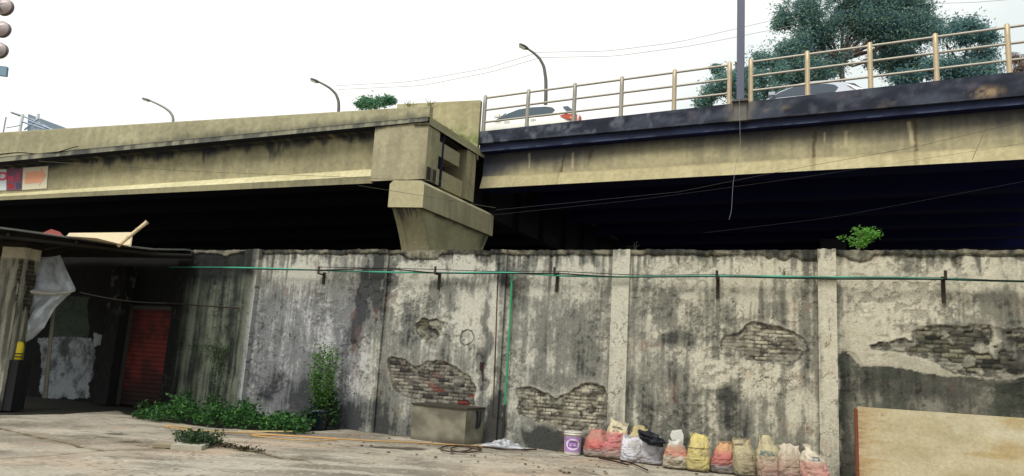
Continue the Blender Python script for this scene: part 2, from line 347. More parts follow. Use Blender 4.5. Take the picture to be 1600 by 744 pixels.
def wall_piece(name, s0, s1, o, parent, label=None, pil=False, zl=None, taper=0, thick=.22, d=.016, ztop=0):
    ns = max(3, int((s1-s0)/d)); zb = -.08 if zl is None else zl
    u = np.linspace(0, 1, ns+1); nz_ = int((3.75-zb)/d); v = np.linspace(0, 1, nz_+1); U, Vv = np.meshgrid(u, v)
    s = s0+U*(s1-s0); top = WT(s)+ztop + (fb(s*3, s*0+5, 120)-.5)*.03 + (vn(s*14, s*0, 121)-.5)*.02
    z = zb+Vv*(top-zb); c, D, md, spk = plaster_col(s, z, pil); topd = top-z
    h = (md-.5)*.012 + (fb(s*9, z*9, 122)-.5)*.010 + (fb(s*.8, z*.7, 123)-.5)*.04
    if pil:
        cr_ = np.abs(fb(s*5, z*2.2, 130)-.5); c = mix(c, S(60, 56, 46), (1-ss(.004, .014, cr_))*.7)
        h += ss(.7, .8, fb(s*6, z*4, 131))*-.012
    else:
        # coping band: a proud, crumbling lip
        lip = .085+.05*(fb(s*5, s*0+2, 124)-.5)+.09*ss(.62, .75, fb(s*1.3, s*0+8, 125)); m = 1-ss(lip-.012, lip+.004, topd)
        h += .035*m; c = mix(c, mix(np.broadcast_to(S(122, 118, 100), c.shape), np.broadcast_to(S(38, 38, 34), c.shape), ss(.35, .6, md)), m*.85)
        ed = (1-ss(.0, .02, np.abs(topd-lip-.015))); c = mix(c, S(24, 22, 18), ed*.85*ss(.3, .5, fb(s*2, s*0, 126)))
        # hairline cracks
        for (sd_, th, am) in ((140, .0045, .8), (141, .003, .6)):
            f = np.abs(fb(s*1.3+sd_, z*1.1, sd_, 5, .6)-.5); rg = ss(.5, .62, fb(s*.7, z*.7, sd_+5))
            c = mix(c, S(28, 26, 22), (1-ss(th*.4, th, f))*rg*am)
        # scabby flaking zones
        fl = fb(s*10, z*12, 150, 4, .6); reg = ss(.5, .62, fb(s*1.1, z*1.3, 151)); k = ss(.55, .60, fl)*reg
        h -= .010*k; c = mix(c, c*.62, k*.8); e = (1-ss(.004, .014, np.abs(fl-.56)))*reg; c = mix(c, S(30, 28, 24), e*.6)
        jx = (fb(s*6, z*6, 160, 5, .62)-.5)*.15; jz = (fb(s*6+40, z*6, 161, 5, .62)-.5)*.12
        if s0 > 8:
            q = pip(s+jx, z+jz, DARKZ).astype(float)
            dk = mix(c*.42, np.broadcast_to(S(58, 62, 54), c.shape), ss(.4, .6, md)*.6); c = mix(c, dk, q)
            q2 = pip(s+jx*.4, z+jz*.4, CREAM).astype(float); c = mix(c, S(178, 172, 152)*(.7+.5*md[..., None]), q2*.75); h -= .008*q
        course, ln = .068, .225
        for poly, kind, dep in PATCHZ:
            xs = [p[0] for p in poly]; 
            if max(xs) < s0-.3 or min(xs) > s1+.3: continue
            ins = pip(s+jx, z+jz, poly); dd = pdist(s+jx, z+jz, poly, True)
            zz = z+(fb(s*2, z*2, 170)-.5)*.03+(fb(s*11, z*11, 178)-.5)*.016; row = np.floor(zz/course); off = (row % 2)*.5*ln
            colx = np.floor((s+off)/ln); fz = zz/course-row; fx = (s+off)/ln-colx+(fb(s*9, z*9, 179)-.5)*.08
            mz = np.minimum(fz, 1-fz)*course; mx_ = np.minimum(fx, 1-fx)*ln
            jm = .007+.010*fb(s*8, z*8, 171); mort = np.maximum(1-ss(jm*.4, jm, mz), 1-ss(jm*.4, jm, mx_))
            r1 = hsh(colx, row, 172); r2 = hsh(colx, row, 173)
            if kind == 'pale': b0, b1, b2 = S(152, 146, 128), S(112, 107, 94), S(70, 66, 58)
            elif kind == 'grey': b0, b1, b2 = S(140, 134, 122), S(98, 94, 86), S(50, 48, 46)
            else: b0, b1, b2 = S(128, 124, 104), S(84, 82, 68), S(34, 36, 32)
            bc = mix(mix(np.broadcast_to(b0, c.shape), np.broadcast_to(b1, c.shape), ss(0, .6, r1)), np.broadcast_to(b2, c.shape), ss(.6, 1, r1))
            if kind == 'grey': bc = mix(bc, S(112, 48, 40), (r2 > .80)*ss(.6, 1.4, s)*1.)
            bc = bc*(.6+.8*fb(s*14, z*20, 174)[..., None]); mo_ = ss(.36, .58, fb(s*5, z*6, 180)); bc = mix(bc, S(24, 22, 20), mort*(.25+.6*mo_)); bc = mix(bc, S(40, 38, 34), ss(.56, .66, fb(s*9, z*16, 181))*.6)
            bc = mix(bc, S(30, 30, 30), blobs(s, z, DB)*.6)
            if kind == 'pale' : bc = mix(bc, S(190, 184, 164), ss(.52, .62, fb(s*7, z*10, 176))*.6*(1-mort))
            inn = ss(0, .02, dd)*ins; depth = .035*dep
            cover = 1-ss(.56, .62, fb(s*4.5, z*5, 175))*(.9 if dep < 1 else .35)
            c = mix(c, bc, ins*cover); h = h-(depth+.012*mort+(r2-.5)*.014)*inn*cover
            und = ins*(1-ss(.0, .03, dd-.02-.13*ss(.45, .7, fb(s*3.1, z*3.1, 182)))); c = mix(c, mix(np.broadcast_to(S(134, 130, 116), c.shape), np.broadcast_to(S(78, 76, 68), c.shape), fm_(s, z)), und*.85); h = h+.014*und
            rim = (1-ss(.004, .024, dd)); c = mix(c, S(24, 22, 18), rim*.75*(.12+.88*ss(.4, .6, fb(s*2+3, z*2, 177))))
            out = (1-ss(.02, .09, dd))*(~ins); c = mix(c, S(195, 190, 174), out*.2*ss(.4, .6, md)); h += .004*out
        if s0 < 2.2 and s1 > 1:
            dd = pdist(s+jx*.4, z+jz*.4, RING, True); ins = pip(s+jx*.4, z+jz*.4, RING)
            c = mix(c, S(34, 32, 28), (1-ss(.006, .022, dd))*.8); h -= .012*ins
    P = W.pt(s+taper*z, o+h, z)
    mm = MB(); mm.grid(P, c)
    # returns: both ends, top, back
    so, dk = o-thick, c[::1]
    def ret(Pe, Ce, off_o, sv_, zv):
        B = W.pt(sv_, off_o, zv); K = 4; t = np.linspace(0, 1, K+1)[:, None, None]
        mm.grid(Pe[None]*(1-t)+B[None]*t, np.repeat(Ce[None], K+1, 0), False)
    ret(P[:, 0], c[:, 0], so, (s+taper*z)[:, 0], z[:, 0]); ret(P[:, -1], c[:, -1], so, (s+taper*z)[:, -1], z[:, -1])
    ret(P[-1], c[-1], so, (s+taper*z)[-1], z[-1])
    mm.raw([W.pt(s0, so, zb), W.pt(s1, so, zb), W.pt(s1+taper*3.7, so, WT(s1)-.02), W.pt(s0+taper*3.7, so, WT(s0)-.02)], [[0, 1, 2, 3]], S(90, 86, 76))
    return mm.build(name, M_PLASTER, parent, label)
wall = thing('boundary_wall', W.pt(4, 0, 0), 'tall weathered grey plaster yard wall with exposed brick patches in front of the flyover', 'wall')
sA0, sA1 = px_s(375, 500), px_s(398, 500); sB0, sB1 = px_s(548, 540), px_s(597, 540); sC0, sC1 = px_s(763, 500), px_s(788, 500)
sD0, sD1 = px_s(955, 520), px_s(982, 520); sE0, sE1 = px_s(1279, 560), px_s(1308, 560)
sL = px_s(-260, 600); sN0, sN1 = px_s(270, 500), px_s(290, 500); sZ = px_s(1800, 500)
wall_piece('wall_panel', sL, sN0-.002, 0, wall, 'wall bay inside the shed with painted shade and patchy whitewash', d=.026)
wall_piece('wall_panel', sN1+.002, sA0-.002, 0, wall, 'dark green-grey bay with painted roof shade right of the red shutter', d=.02)
wall_piece('wall_panel', sA1+.002, sB0-.002, 0, wall, 'lavender-grey streaked bay behind the tall bush')
wall_piece('wall_panel', sB1+.002, sC0-.002, 0, wall, 'bay with broken plaster above the concrete tank')
wall_piece('wall_panel', sC1+.002, sD0-.002, 0, wall, 'bay with low exposed brick left of the sacks')
wall_piece('wall_panel', sD1+.002, sE0-.002, 0, wall, 'bay behind the row of sacks')
wall_piece('wall_panel', sE1+.002, sZ, 0, wall, 'bay with dark lower render behind the board')
wall_piece('pillar', sN0, sN1, .07, wall, 'dirty grey pillar beside the red shutter', True)
wall_piece('pillar', sA0, sA1, .12, wall, 'pale pillar at the end of the shed roof', True)
wall_piece('pillar', sB0, sB1, .06, wall, 'wide stained buttress with a split left edge', False)
wall_piece('pillar', sC0, sC1, .07, wall, 'narrow low-relief pillar beside the green down pipe', False)
wall_piece('pillar', sD0, sD1, .09, wall, 'pale pillar behind the pink sacks', True)
wall_piece('pillar', sE0, sE1, .13, wall, 'cream rough pillar at the right end of the sacks', True)
# raw brick edge showing down the split joint left of the buttress
# ================================================================ FLYOVER
def cc_col(s, z, seed, top=None, cols=(S(176, 166, 128), S(140, 132, 100), S(60, 60, 52)), drip=.5):
    n1 = fb(s*.5, z*.9, seed, 4); st = fb(s*6, z*.35, seed+1, 4, .6); sp = fb(s*9, z*9, seed+2)
    c = mix(np.broadcast_to(cols[0], s.shape+(3,)), np.broadcast_to(cols[1], s.shape+(3,)), ss(.35, .68, .5*n1+.3*st+.2*sp))
    c = c*np.array([.92, .94, 1.0])*(.84+.32*fb(s*11, z*11, seed+7, 4, .65)[..., None])
    if top is not None:
        dl = (.05+drip*vn(s*3.3, s*0, seed+3)**3)
        c = mix(c, cols[2], (1-ss(dl*.4, dl, top-z))*.8*ss(.2, .6, vn(s*9, z, seed+4)))
    return c
def strip(mb, pl, s0, s1, za, oa, zb, ob, colf, ds=.07, dz=.07, sk=True):
    """surface between two edges (z functions and offsets) of a span face"""
    k = max(2, int(abs(s1-s0)/ds)); e0 = (zb(s0) if callable(zb) else zb)-(za(s0) if callable(za) else za)
    kv = max(1, int(np.hypot(e0, ob-oa)/dz)); u = np.linspace(s0, s1, k+1); v = np.linspace(0, 1, kv+1); S_, V_ = np.meshgrid(u, v)
    z = za(S_)*(1-V_)+zb(S_)*V_; o = oa*(1-V_)+ob*V_
    s_off = (-SKEW*o)*((S_-s0)/(s1-s0)) if (sk and pl is LP) else 0
    mb.grid(pl.pt(S_+s_off, o, z), colf(S_, z, V_), False); return mb
LO = {}
s0L = float(LP.hit(-420, 230)[0])
Ztop = LP.line((0, 207), (669, 166)); Zcr = LP.line((0, 246), (661, 184)); Zsl = LP.line((0, 253), (587, 197), .05)
Zwt = LP.line((0, 262), (587, 209), -.55); Zft = LP.line((0, 303), (581, 264), -.55); Zfb = LP.line((0, 307), (560, 276), -.25); Zbt = LP.line((0, 313), (607, 285), -.25)
sEB = float(LP.hit(584, 240, -.1)[0])
spanL = thing('flyover_span', LP.pt(sE-6, -2, 0), 'pale concrete flyover span at left with solid parapet and open girder end', 'flyover')
tan3 = (S(178, 170, 134), S(150, 143, 112), S(52, 56, 56))
# parapet
m = MB(); sPe = sE
def c1(s, z, V):
    c = cc_col(s, z, 200, None, tan3); st = fb(s*5, z*.5, 205); lowd = ss(.30, .0, z-Zcr(s)+(st-.5)*.5)
    c = mix(c, S(96, 96, 82), lowd*.8*ss(2, 9, s)); return mix(c, S(196, 196, 170), (V > .97)*.5)
strip(m, LP, s0L, sPe, Zcr, .0, Ztop, .0, c1); strip(m, LP, s0L, sPe, Ztop, .0, Ztop, -.22, c1); strip(m, LP, s0L, sPe, Ztop, -.22, Zcr, -.22, c1)
m.raw([LP.pt(LS(0), 0, Zcr(sE)), LP.pt(LS(-.22), -.22, Zcr(sE)), LP.pt(LS(-.22), -.22, Ztop(sE)), LP.pt(LS(0), 0, Ztop(sE))], [[0, 1, 2, 3]], S(160, 150, 116))
m.build('parapet', M_CONC, spanL)
# deck slab with its edge face
m = MB()
def c2(s, z, V):
    c = cc_col(s, z, 210, None, (S(150, 146, 122), S(112, 110, 96), S(40, 42, 44))); st = ss(.35, .65, fb(s*4, z*.6+7, 211))
    c = mix(c, S(62, 64, 66), st*.7); e = (1-ss(.0, .07, (Zcr(s)-z)+(fb(s*6, s*0, 212)-.5)*.08)); return mix(c, S(22, 24, 28), e*.85)
Zcr2 = lambda s: Zcr(s)+.0
strip(m, LP, s0L, sE, Zsl, .05, Zcr2, .05, c2); strip(m, LP, s0L, sE, Zcr2, .05, Zcr2, .0, c2)
dk = lambda s, z, V: cc_col(s, z, 220, None, (S(30, 34, 52), S(20, 24, 38), S(12, 14, 24)))  # near-black navy soffit colour paints in the shade under the deck
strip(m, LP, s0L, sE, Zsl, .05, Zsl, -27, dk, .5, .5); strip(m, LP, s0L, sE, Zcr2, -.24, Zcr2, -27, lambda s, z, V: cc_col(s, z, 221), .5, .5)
# end fascia of slab
def endq(mb, o0, o1, z0, z1, col, back=0.0, n=24):
    o = np.linspace(o0, o1, n); P = []; C_ = []
    for t in np.linspace(0, 1, 12):
        z = (z0(sE) if callable(z0) else z0)*(1-t)+(z1(sE) if callable(z1) else z1)*t
        P.append(LP.pt(LS(o)-back, o, z)); C_.append(col(o, np.full_like(o, z)))
    mb.grid(np.array(P), np.array(C_), False); return mb
zS, zT, zB = float(Zsl(sE)), float(Zcr(sE)), float(Zbt(sE))
endc = lambda o, z: cc_col(o*1.5, z, 230, None, (S(172, 162, 124), S(132, 124, 96), S(60, 60, 52)))
endq(m, .05, -27, zS-.12, zT, endc, -.06); 
m.raw([LP.pt(LS(.05), .05, zS-.12), LP.pt(LS(-19), -27, zS-.12), LP.pt(LS(-19)-.5, -27, zS-.12), LP.pt(LS(.05)-.5, .05, zS-.12)], [[0, 1, 2, 3]], S(80, 78, 66))
m.build('deck_slab', M_CONC, spanL)
# front girder
m = MB()
def c3(s, z, V):
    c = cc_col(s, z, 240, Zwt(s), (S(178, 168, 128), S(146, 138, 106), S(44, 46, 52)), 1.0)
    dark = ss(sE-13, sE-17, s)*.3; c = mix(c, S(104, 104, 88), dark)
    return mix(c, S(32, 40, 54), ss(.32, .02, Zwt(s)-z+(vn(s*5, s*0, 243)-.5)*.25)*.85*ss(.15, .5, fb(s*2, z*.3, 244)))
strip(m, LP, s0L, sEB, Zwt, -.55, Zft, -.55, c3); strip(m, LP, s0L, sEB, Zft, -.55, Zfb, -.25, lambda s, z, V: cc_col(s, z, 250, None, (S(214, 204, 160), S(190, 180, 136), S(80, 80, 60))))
strip(m, LP, s0L, sEB, Zfb, -.25, Zbt, -.25, lambda s, z, V: cc_col(s, z, 251, None, (S(150, 142, 108), S(120, 114, 90), S(60, 60, 52))))
strip(m, LP, s0L, sEB, Zbt, -.25, Zbt, -1.1, dk, .3, .3); strip(m, LP, s0L, sE, Zbt, -1.1, Zsl, -1.1, dk, .3, .3)
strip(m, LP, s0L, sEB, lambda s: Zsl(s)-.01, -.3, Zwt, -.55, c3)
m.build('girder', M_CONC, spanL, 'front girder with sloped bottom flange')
# thick end block of the front girder
m = MB()
eb = lambda s, z, V: mix(cc_col(s, z, 260, Zsl(s), (S(172, 163, 130), S(150, 141, 112), S(60, 58, 52)), .2), S(90, 78, 66), ss(.35, .0, sE-s+(fb(s*3, z*3, 262)-.5)*.4)*ss(zB+.9, zB+.2, z)*.6)
strip(m, LP, sEB, sE-.0, lambda s: Zsl(s)-.005, -.02, Zbt, -.02, eb)
m.raw([LP.pt(sEB, -.02, Zsl(sEB)), LP.pt(sEB, -.6, Zsl(sEB)), LP.pt(sEB, -.6, Zbt(sEB)), LP.pt(sEB, -.02, Zbt(sEB))], [[0, 1, 2, 3]], S(120, 112, 90))
strip(m, LP, sEB, sE, Zbt, -.02, Zbt, -1.1, dk, .3, .3)
endq(m, -.02, -.78, zB, zS-.12, endc)
endq(m, -.10, -.70, zB+.02, zB+.46, lambda o, z: cc_col(o, z, 270, None, (S(60, 54, 44), S(44, 40, 34), S(20, 20, 20)))*np.where(np.abs(((o*2.6+.1) % 1)-.5) < .30, 1., 4.5)[..., None], -.012)
m.raw([LP.pt(LS(-.78), -.78, zB), LP.pt(LS(-.78)-1, -.78, zB), LP.pt(LS(-.78)-1, -.78, zS-.12), LP.pt(LS(-.78), -.78, zS-.12)], [[0, 1, 2, 3]], S(120, 112, 90))
m.build('girder_end_block', M_CONC, spanL)
def obox(mb, o0, o1, z0, z1, b0, b1, col):   # box along the skewed end
    p = [LP.pt(LS(o)-b, o, z) for z in (z0, z1) for b, o in ((b1, o0), (b0, o0), (b0, o1), (b1, o1))]
    return mb.hexa(p, col)
for (o0, o1, z0, z1, b0, b1, col) in ((-.785, -2.35, zB+1.05, zS-.40, .07, .75, S(150, 142, 114)), (-.785, -2.75, zB+.02, zB+.62, .10, .8, S(160, 152, 120)), (-.785, -2.75, zS-.39, zS-.13, .40, .9, S(46, 46, 48))):
    m = MB(); obox(m, o0, o1, z0, z1, b0, b1, col); m.build('cross_beam', M_CONC, spanL)
m = MB(); endq(m, -2.8, EO, zB-.0, zS-.12, endc, .02)
m.raw([LP.pt(LS(-2.8)-.02, -2.8, zB), LP.pt(LS(-2.8)-2, -2.8, zB), LP.pt(LS(-2.8)-2, -2.8, zS-.12), LP.pt(LS(-2.8)-.02, -2.8, zS-.12)], [[0, 1, 2, 3]], S(120, 112, 90))
m.raw([LP.pt(LS(EO)-.02, EO, zB), LP.pt(LS(EO)-2, EO, zB), LP.pt(LS(EO)-2, EO, zS-.12), LP.pt(LS(EO)-.02, EO, zS-.12)], [[0, 1, 2, 3]], S(80, 74, 60))
m.raw([LP.pt(LS(-2.8)-.02, -2.8, zB), LP.pt(LS(EO)-.02, EO, zB), LP.pt(LS(EO)-2, EO, zB), LP.pt(LS(-2.8)-2, -2.8, zB)], [[0, 1, 2, 3]], S(60, 60, 60))
m.build('girder_end_block', M_CONC, spanL)
for o in (-2.6, -6, -9, -12, -15, -18, -21, -24):       # inner girders
    m = MB(); s1_ = sE-.9
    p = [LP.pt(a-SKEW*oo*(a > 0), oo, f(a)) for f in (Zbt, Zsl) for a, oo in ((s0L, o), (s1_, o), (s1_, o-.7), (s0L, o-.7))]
    m.hexa(p, S(20, 22, 32)); m.build('girder', M_CONC, spanL)  # inner girders coloured near-black to paint in under-deck shade
m = MB()   # closing diaphragm under the deck behind the end
p = [LP.pt(LS(o)-b, o, z) for z in (zB+.1, zS-.02) for b, o in ((1.3, -1), (.9, -1), (.9, -26.5), (1.3, -26.5))]; m.hexa(p, S(48, 50, 56)); m.build('diaphragm', M_CONC, spanL)
# rear upstand wall on the span, stained green at its foot
sU0 = float(LP.hit(622, 170, EO)[0]); zu = LP.line((625, 163), (747, 157), EO+.1); sU1 = LS(EO)+.03
m = MB(); ou = EO+.12
def cu(s, z, V):
    c = cc_col(s, z, 280, None, (S(182, 172, 132), S(160, 150, 114), S(80, 80, 50))); g = ss(.62, .1, V+(fb(s*4, z*4, 283)-.5)*.5)*ss(sU1-3.4, sU1-1.6, s)
    return mix(c, S(92, 112, 44), g*.75*ss(.3, .5, fb(s*6, z*6, 284)))
strip(m, LP, sU0, sU1, lambda s: zT+0*s, ou, zu, ou, cu, sk=False); strip(m, LP, sU0, sU1, zu, ou, zu, ou-.24, cu, sk=False); strip(m, LP, sU0, sU1, lambda s: zT+0*s, ou-.24, zu, ou-.24, cu, sk=False)
m.raw([LP.pt(sU1, ou, zS-.3), LP.pt(sU1, ou-.24, zS-.3), LP.pt(sU1, ou-.24, zu(sU1)), LP.pt(sU1, ou, zu(sU1))], [[0, 1, 2, 3]], S(150, 142, 112))
m.build('rear_parapet', M_CONC, spanL)
# ---- pier
def pz(o, z, b): return LP.pt(LS(o)-b, o, z)
ocap = .45
zc1 = float(LP.hit(640, 282, ocap)[1]); zc0 = float(LP.hit(640, 324, ocap)[1])
bL = LS(ocap)-float(LP.hit(608, 300, ocap)[0]); bR = LS(ocap)-float(LP.hit(662, 300, ocap)[0])
pier = thing('flyover_pier', pz(-2, 0, (bL+bR)/2), 'concrete hammerhead pier with flared stem carrying the end of the left flyover span', 'pier')
oend = None
for oo in np.arange(-2, -12, -.1):            # how far the cap runs back
    p = CMN.T @ (pz(oo, zc0, bR)-EYEV)
    if 800-F*p[0]/p[2] > 768: oend = oo; break
oend = oend or -6
m = MB(); n = 30; ol = np.linspace(ocap, oend, n); bl = [bL, bL-.12, bR+.12, bR]
zin = lambda o: zc0 + 0*o
ring = []
for o in ol:
    dz = -.0*o; zt = min(zc1, zB-.02) if o < .0 else zc1
    ring.append([pz(o, zc0, bL), pz(o, zt-.12, bL), pz(o, zt, bL-.12), pz(o, zt, bR+.12), pz(o, zt-.12, bR), pz(o, zc0, bR)])
Rg = np.array(ring); Cc = np.zeros(Rg.shape)
for i in range(n):
    for j in range(6):
        Cc[i, j] = cc_col(np.array(ol[i]*2), np.array(j*1.), 300, None, (S(176, 166, 130), S(150, 140, 110), S(60, 60, 50)))
m.grid(Rg, Cc, False, True); m.raw(Rg[0], [[0, 1, 4, 5], [1, 2, 3, 4]], S(172, 164, 130)); m.raw(Rg[-1], [[5, 4, 1, 0], [4, 3, 2, 1]], S(120, 112, 90))
m.build('pier_cap', M_CONC, pier)
m = MB(); zz = np.linspace(-.1, zc0, 40); om = (ocap+oend)/2; half = (ocap-oend)/2-.06; Rg = []; Cc = []
for z in zz:
    k = 1-ss(zc0-2.6, zc0, np.array(z))**1.0; t = (zc0-z)/2.4; r = half*(.60+.40*max(0, 1-t)**1.9) if t < 1 else half*.60
    b0, b1 = bL-.1, bR+.12
    Rg.append([pz(om+r, z, b0), pz(om+r, z, b1), pz(om-r, z, b1), pz(om-r, z, b0)])
Rg = np.array(Rg)
for j in range(4):
    t = np.linspace(0, 1, 20)[None, :, None]; P = Rg[:, j][:, None]*(1-t)+Rg[:, (j+1) % 4][:, None]*t
    Sx, Zz = np.meshgrid(np.linspace(0, 3, 20), zz); m.grid(P, cc_col(Sx+j*9, Zz, 310, np.full_like(Zz, zc0), (S(158, 150, 112), S(128, 120, 90), S(30, 32, 40)), 1.0), False)
m.build('pier_stem', M_CONC, pier)
# ================================================================ RIGHT SPAN
s1R = float(RP.hit(1900, 200)[0])
rT = RP.line((756, 205), (1600, 111)); rK = RP.line((756, 223.5), (1600, 149)); rL1 = RP.line((756, 226), (1600, 152), -.12); rL2 = RP.line((756, 237), (1600, 163), -.12)
rW = RP.line((756, 240), (1600, 168), -.5); rC = RP.line((758, 276), (1600, 227), -.5); rB0 = RP.line((758, 294), (1600, 249), -.3)
spanR = thing('flyover_span', RP.pt(9, -2, 0), 'flyover span at right with soot-blackened kerb beam above a pale yellow girder', 'flyover')
def kcol(s, z, V):
    n1 = fb(s*.8, z*2.5, 400, 5, .6); n2 = fb(s*4, z*3, 401, 4); st = fb(s*6, z*.5, 402)
    c = mix(np.broadcast_to(S(64, 69, 82), s.shape+(3,)), np.broadcast_to(S(34, 38, 50), s.shape+(3,)), ss(.35, .65, n1))
    c = mix(c, S(112, 118, 128), ss(.56, .72, .6*n2+.4*n1)*.55*(1-ss(6, 10, s)*.5)); c = mix(c, S(96, 84, 88), ss(.60, .76, fb(s*2.5, z*3, 403))*.4*ss(6, 9, s)); c = c*(.75+.5*fb(s*9, z*9, 404, 4, .7)[..., None])
    for (x, y, r) in ((1540, 144, .55), (1368, 164, .35), (1225, 168, .25), (1198, 172, .2)):
        a, b = RP.hit(x, y); q = np.hypot((s-a)/r, (z-b)/(r*.42))+(n2-.5)*1.2; c = mix(c, S(176, 150, 116), (1-ss(.3, 1.2, q))*(.7 if x > 1500 else .22)*ss(.35, .6, n2))
    a, b = RP.hit(1157, 170); return mix(c, S(132, 124, 112), (1-ss(.15, .55, np.abs(s-a)+(n2-.5)*.5))*.5)
m = MB(); strip(m, RP, .02, s1R, rK, 0, rT, 0, kcol, .06, .05); strip(m, RP, .02, s1R, rT, 0, rT, -.35, kcol); strip(m, RP, .02, s1R, rT, -.35, lambda s: rT(s)-.32, -.35, kcol)
strip(m, RP, .02, s1R, rK, 0, rL1, -.12, kcol)
m.raw([RP.pt(.02, 0, rK(0)), RP.pt(.02, -.35, rK(0)), RP.pt(.02, -.35, rT(0)), RP.pt(.02, 0, rT(0))], [[0, 1, 2, 3]], S(70, 70, 74))
m.build('kerb_beam', M_CONC, spanR)
m = MB(); lc = lambda s, z, V: mix(mix(np.broadcast_to(S(36, 43, 66), s.shape+(3,)), np.broadcast_to(S(26, 31, 52), s.shape+(3,)), ss(.4, .6, fb(s, z*3, 410))), S(84, 96, 120), ss(.25, .0, V)*.5*ss(.45, .6, fb(s*2, s*0, 411)))
strip(m, RP, .03, s1R, rL2, -.12, rL1, -.12, lc)
dkR = lambda s, z, V: cc_col(s, z, 420, None, (S(20, 26, 86), S(14, 18, 66), S(8, 10, 40)))  # blue-black soffit colour: under-deck shade painted in
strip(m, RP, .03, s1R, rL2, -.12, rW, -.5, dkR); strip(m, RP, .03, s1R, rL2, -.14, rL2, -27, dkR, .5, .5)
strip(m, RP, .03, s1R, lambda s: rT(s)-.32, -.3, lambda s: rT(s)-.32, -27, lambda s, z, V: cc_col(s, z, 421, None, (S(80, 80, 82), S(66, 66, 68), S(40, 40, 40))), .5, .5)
m.build('deck_slab', M_CONC, spanR)
def gcol(s, z, V):
    top = rW(s); fr = (top-z)/np.maximum(top-rC(s), .1); n1 = fb(s*.6, z*1.2, 430); st = fb(s*5, z*.25, 431, 4, .6); sp = fb(s*8, z*8, 432)
    c = mix(np.broadcast_to(S(172, 162, 124), s.shape+(3,)), np.broadcast_to(S(146, 138, 108), s.shape+(3,)), ss(.35, .65, .5*n1+.3*st+.2*sp))
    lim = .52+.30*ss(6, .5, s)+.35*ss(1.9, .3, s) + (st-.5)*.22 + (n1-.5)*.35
    d = 1-ss(lim-.50, lim+.22, fr); c = mix(c, S(30, 37, 60), d*.95)  # navy fade paints the overhang's shadow together with mould staining
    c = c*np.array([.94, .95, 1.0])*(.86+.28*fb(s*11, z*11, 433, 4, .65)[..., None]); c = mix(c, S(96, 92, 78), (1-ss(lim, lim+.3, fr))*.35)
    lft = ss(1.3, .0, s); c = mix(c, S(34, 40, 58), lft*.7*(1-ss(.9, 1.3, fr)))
    for (x0, y0, x1, y1, wd, a) in ((882, 240, 876, 275, .03, .8), (876, 262, 872, 290, .05, .45), (1273, 205, 1271, 262, .05, .8), (1430, 190, 1432, 248, .045, .75), (925, 235, 922, 246, .07, .6)):
        p0 = RP.hit(x0, y0, -.5); p1 = RP.hit(x1, y1, -.5); dd = pdist(s+(sp-.5)*.1, z, [p0, p1]); c = mix(c, S(70, 56, 36), (1-ss(wd*.4, wd*1.6, dd))*a)
    for (x0, y0, x1, y1, wd) in ((1420, 192, 1426, 225, .05), (827, 240, 827, 262, .03), (895, 240, 894, 262, .03), (1288, 208, 1290, 226, .02), (1322, 205, 1322, 225, .03)):
        p0 = RP.hit(x0, y0, -.5); p1 = RP.hit(x1, y1, -.5); dd = pdist(s, z, [p0, p1]); c = mix(c, S(200, 188, 150), (1-ss(wd*.4, wd*1.6, dd))*.6)
    return c
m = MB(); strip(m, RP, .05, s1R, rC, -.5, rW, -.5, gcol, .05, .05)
def fcol(s, z, V):
    c = cc_col(s, z, 440, None, (S(186, 174, 132), S(166, 154, 116), S(90, 84, 60))); c = mix(c, S(120, 108, 82), ss(.8, 1., V)*.5); c = mix(c, S(110, 104, 90), ss(.9, .1, s)*.6)
    for (x0, wd) in ((872, .05), (1271, .05), (1432, .05)):
        a = RP.hit(x0, 270, -.4)[0]; c = mix(c, S(110, 92, 60), (1-ss(wd*.4, wd*1.5, np.abs(s-a)))*.5)
    return c
strip(m, RP, .05, s1R, rB0, -.3, rC, -.5, fcol); strip(m, RP, .05, s1R, rB0, -.3, rB0, -1.3, dkR, .3, .3); strip(m, RP, .05, s1R, rB0, -1.3, rL2, -1.3, dkR, .3, .3)
m.raw([RP.pt(.05, -.5, rB0(0)), RP.pt(.05, -1.3, rB0(0)), RP.pt(.05, -1.3, rW(0)), RP.pt(.05, -.5, rW(0))], [[0, 1, 2, 3]], S(60, 62, 66))
m.build('girder', M_CONC, spanR, 'pale yellow front girder with dark run-off stains and painted overhang shade')
for o in (-4, -7, -10, -13, -16, -19, -22, -25):
    m = MB(); m.box(RP, .6+(-o)*.12, s1R, o-.7, o, lambda a: rB0(a)+.02, rL2, S(15, 20, 72)); m.build('girder', M_CONC, spanR)  # blue-black girder colour paints in the shade below the right deck
# ---- far side columns under the deck and an added far wall (dark backdrop under the bridge)
for k, (pl, s, nm) in enumerate(((LP, 4.0, 'far row pier in the dark under the left span'), (RP, 12.0, 'far row pier in the dark under the right span'))):
    m = MB(); m.box(pl, s, s+1.1, -15.5, -12.5, -.1, (Zbt if pl is LP else rB0)(s)-.01, S(52, 54, 60)); m.build('flyover_pier', M_CONC, None, 'square concrete '+nm, 'pier')
# ---- dark wall added beyond the flyover to shut out light from behind
m = MB(); m.raw([[-60, 62, -.1], [45, 54, -.1], [45, 54, 7.4], [-60, 62, 7.4], [-60, 62.3, -.1], [45, 54.3, -.1], [45, 54.3, 7.4], [-60, 62.3, 7.4]], [[0, 1, 2, 3], [4, 5, 6, 7], [3, 2, 6, 7], [0, 3, 7, 4], [1, 2, 6, 5]], S(30, 32, 36))
m.build('light_blocking_wall', M_CONC, None, 'long dark wall added beyond the flyover to block light from behind', 'wall')
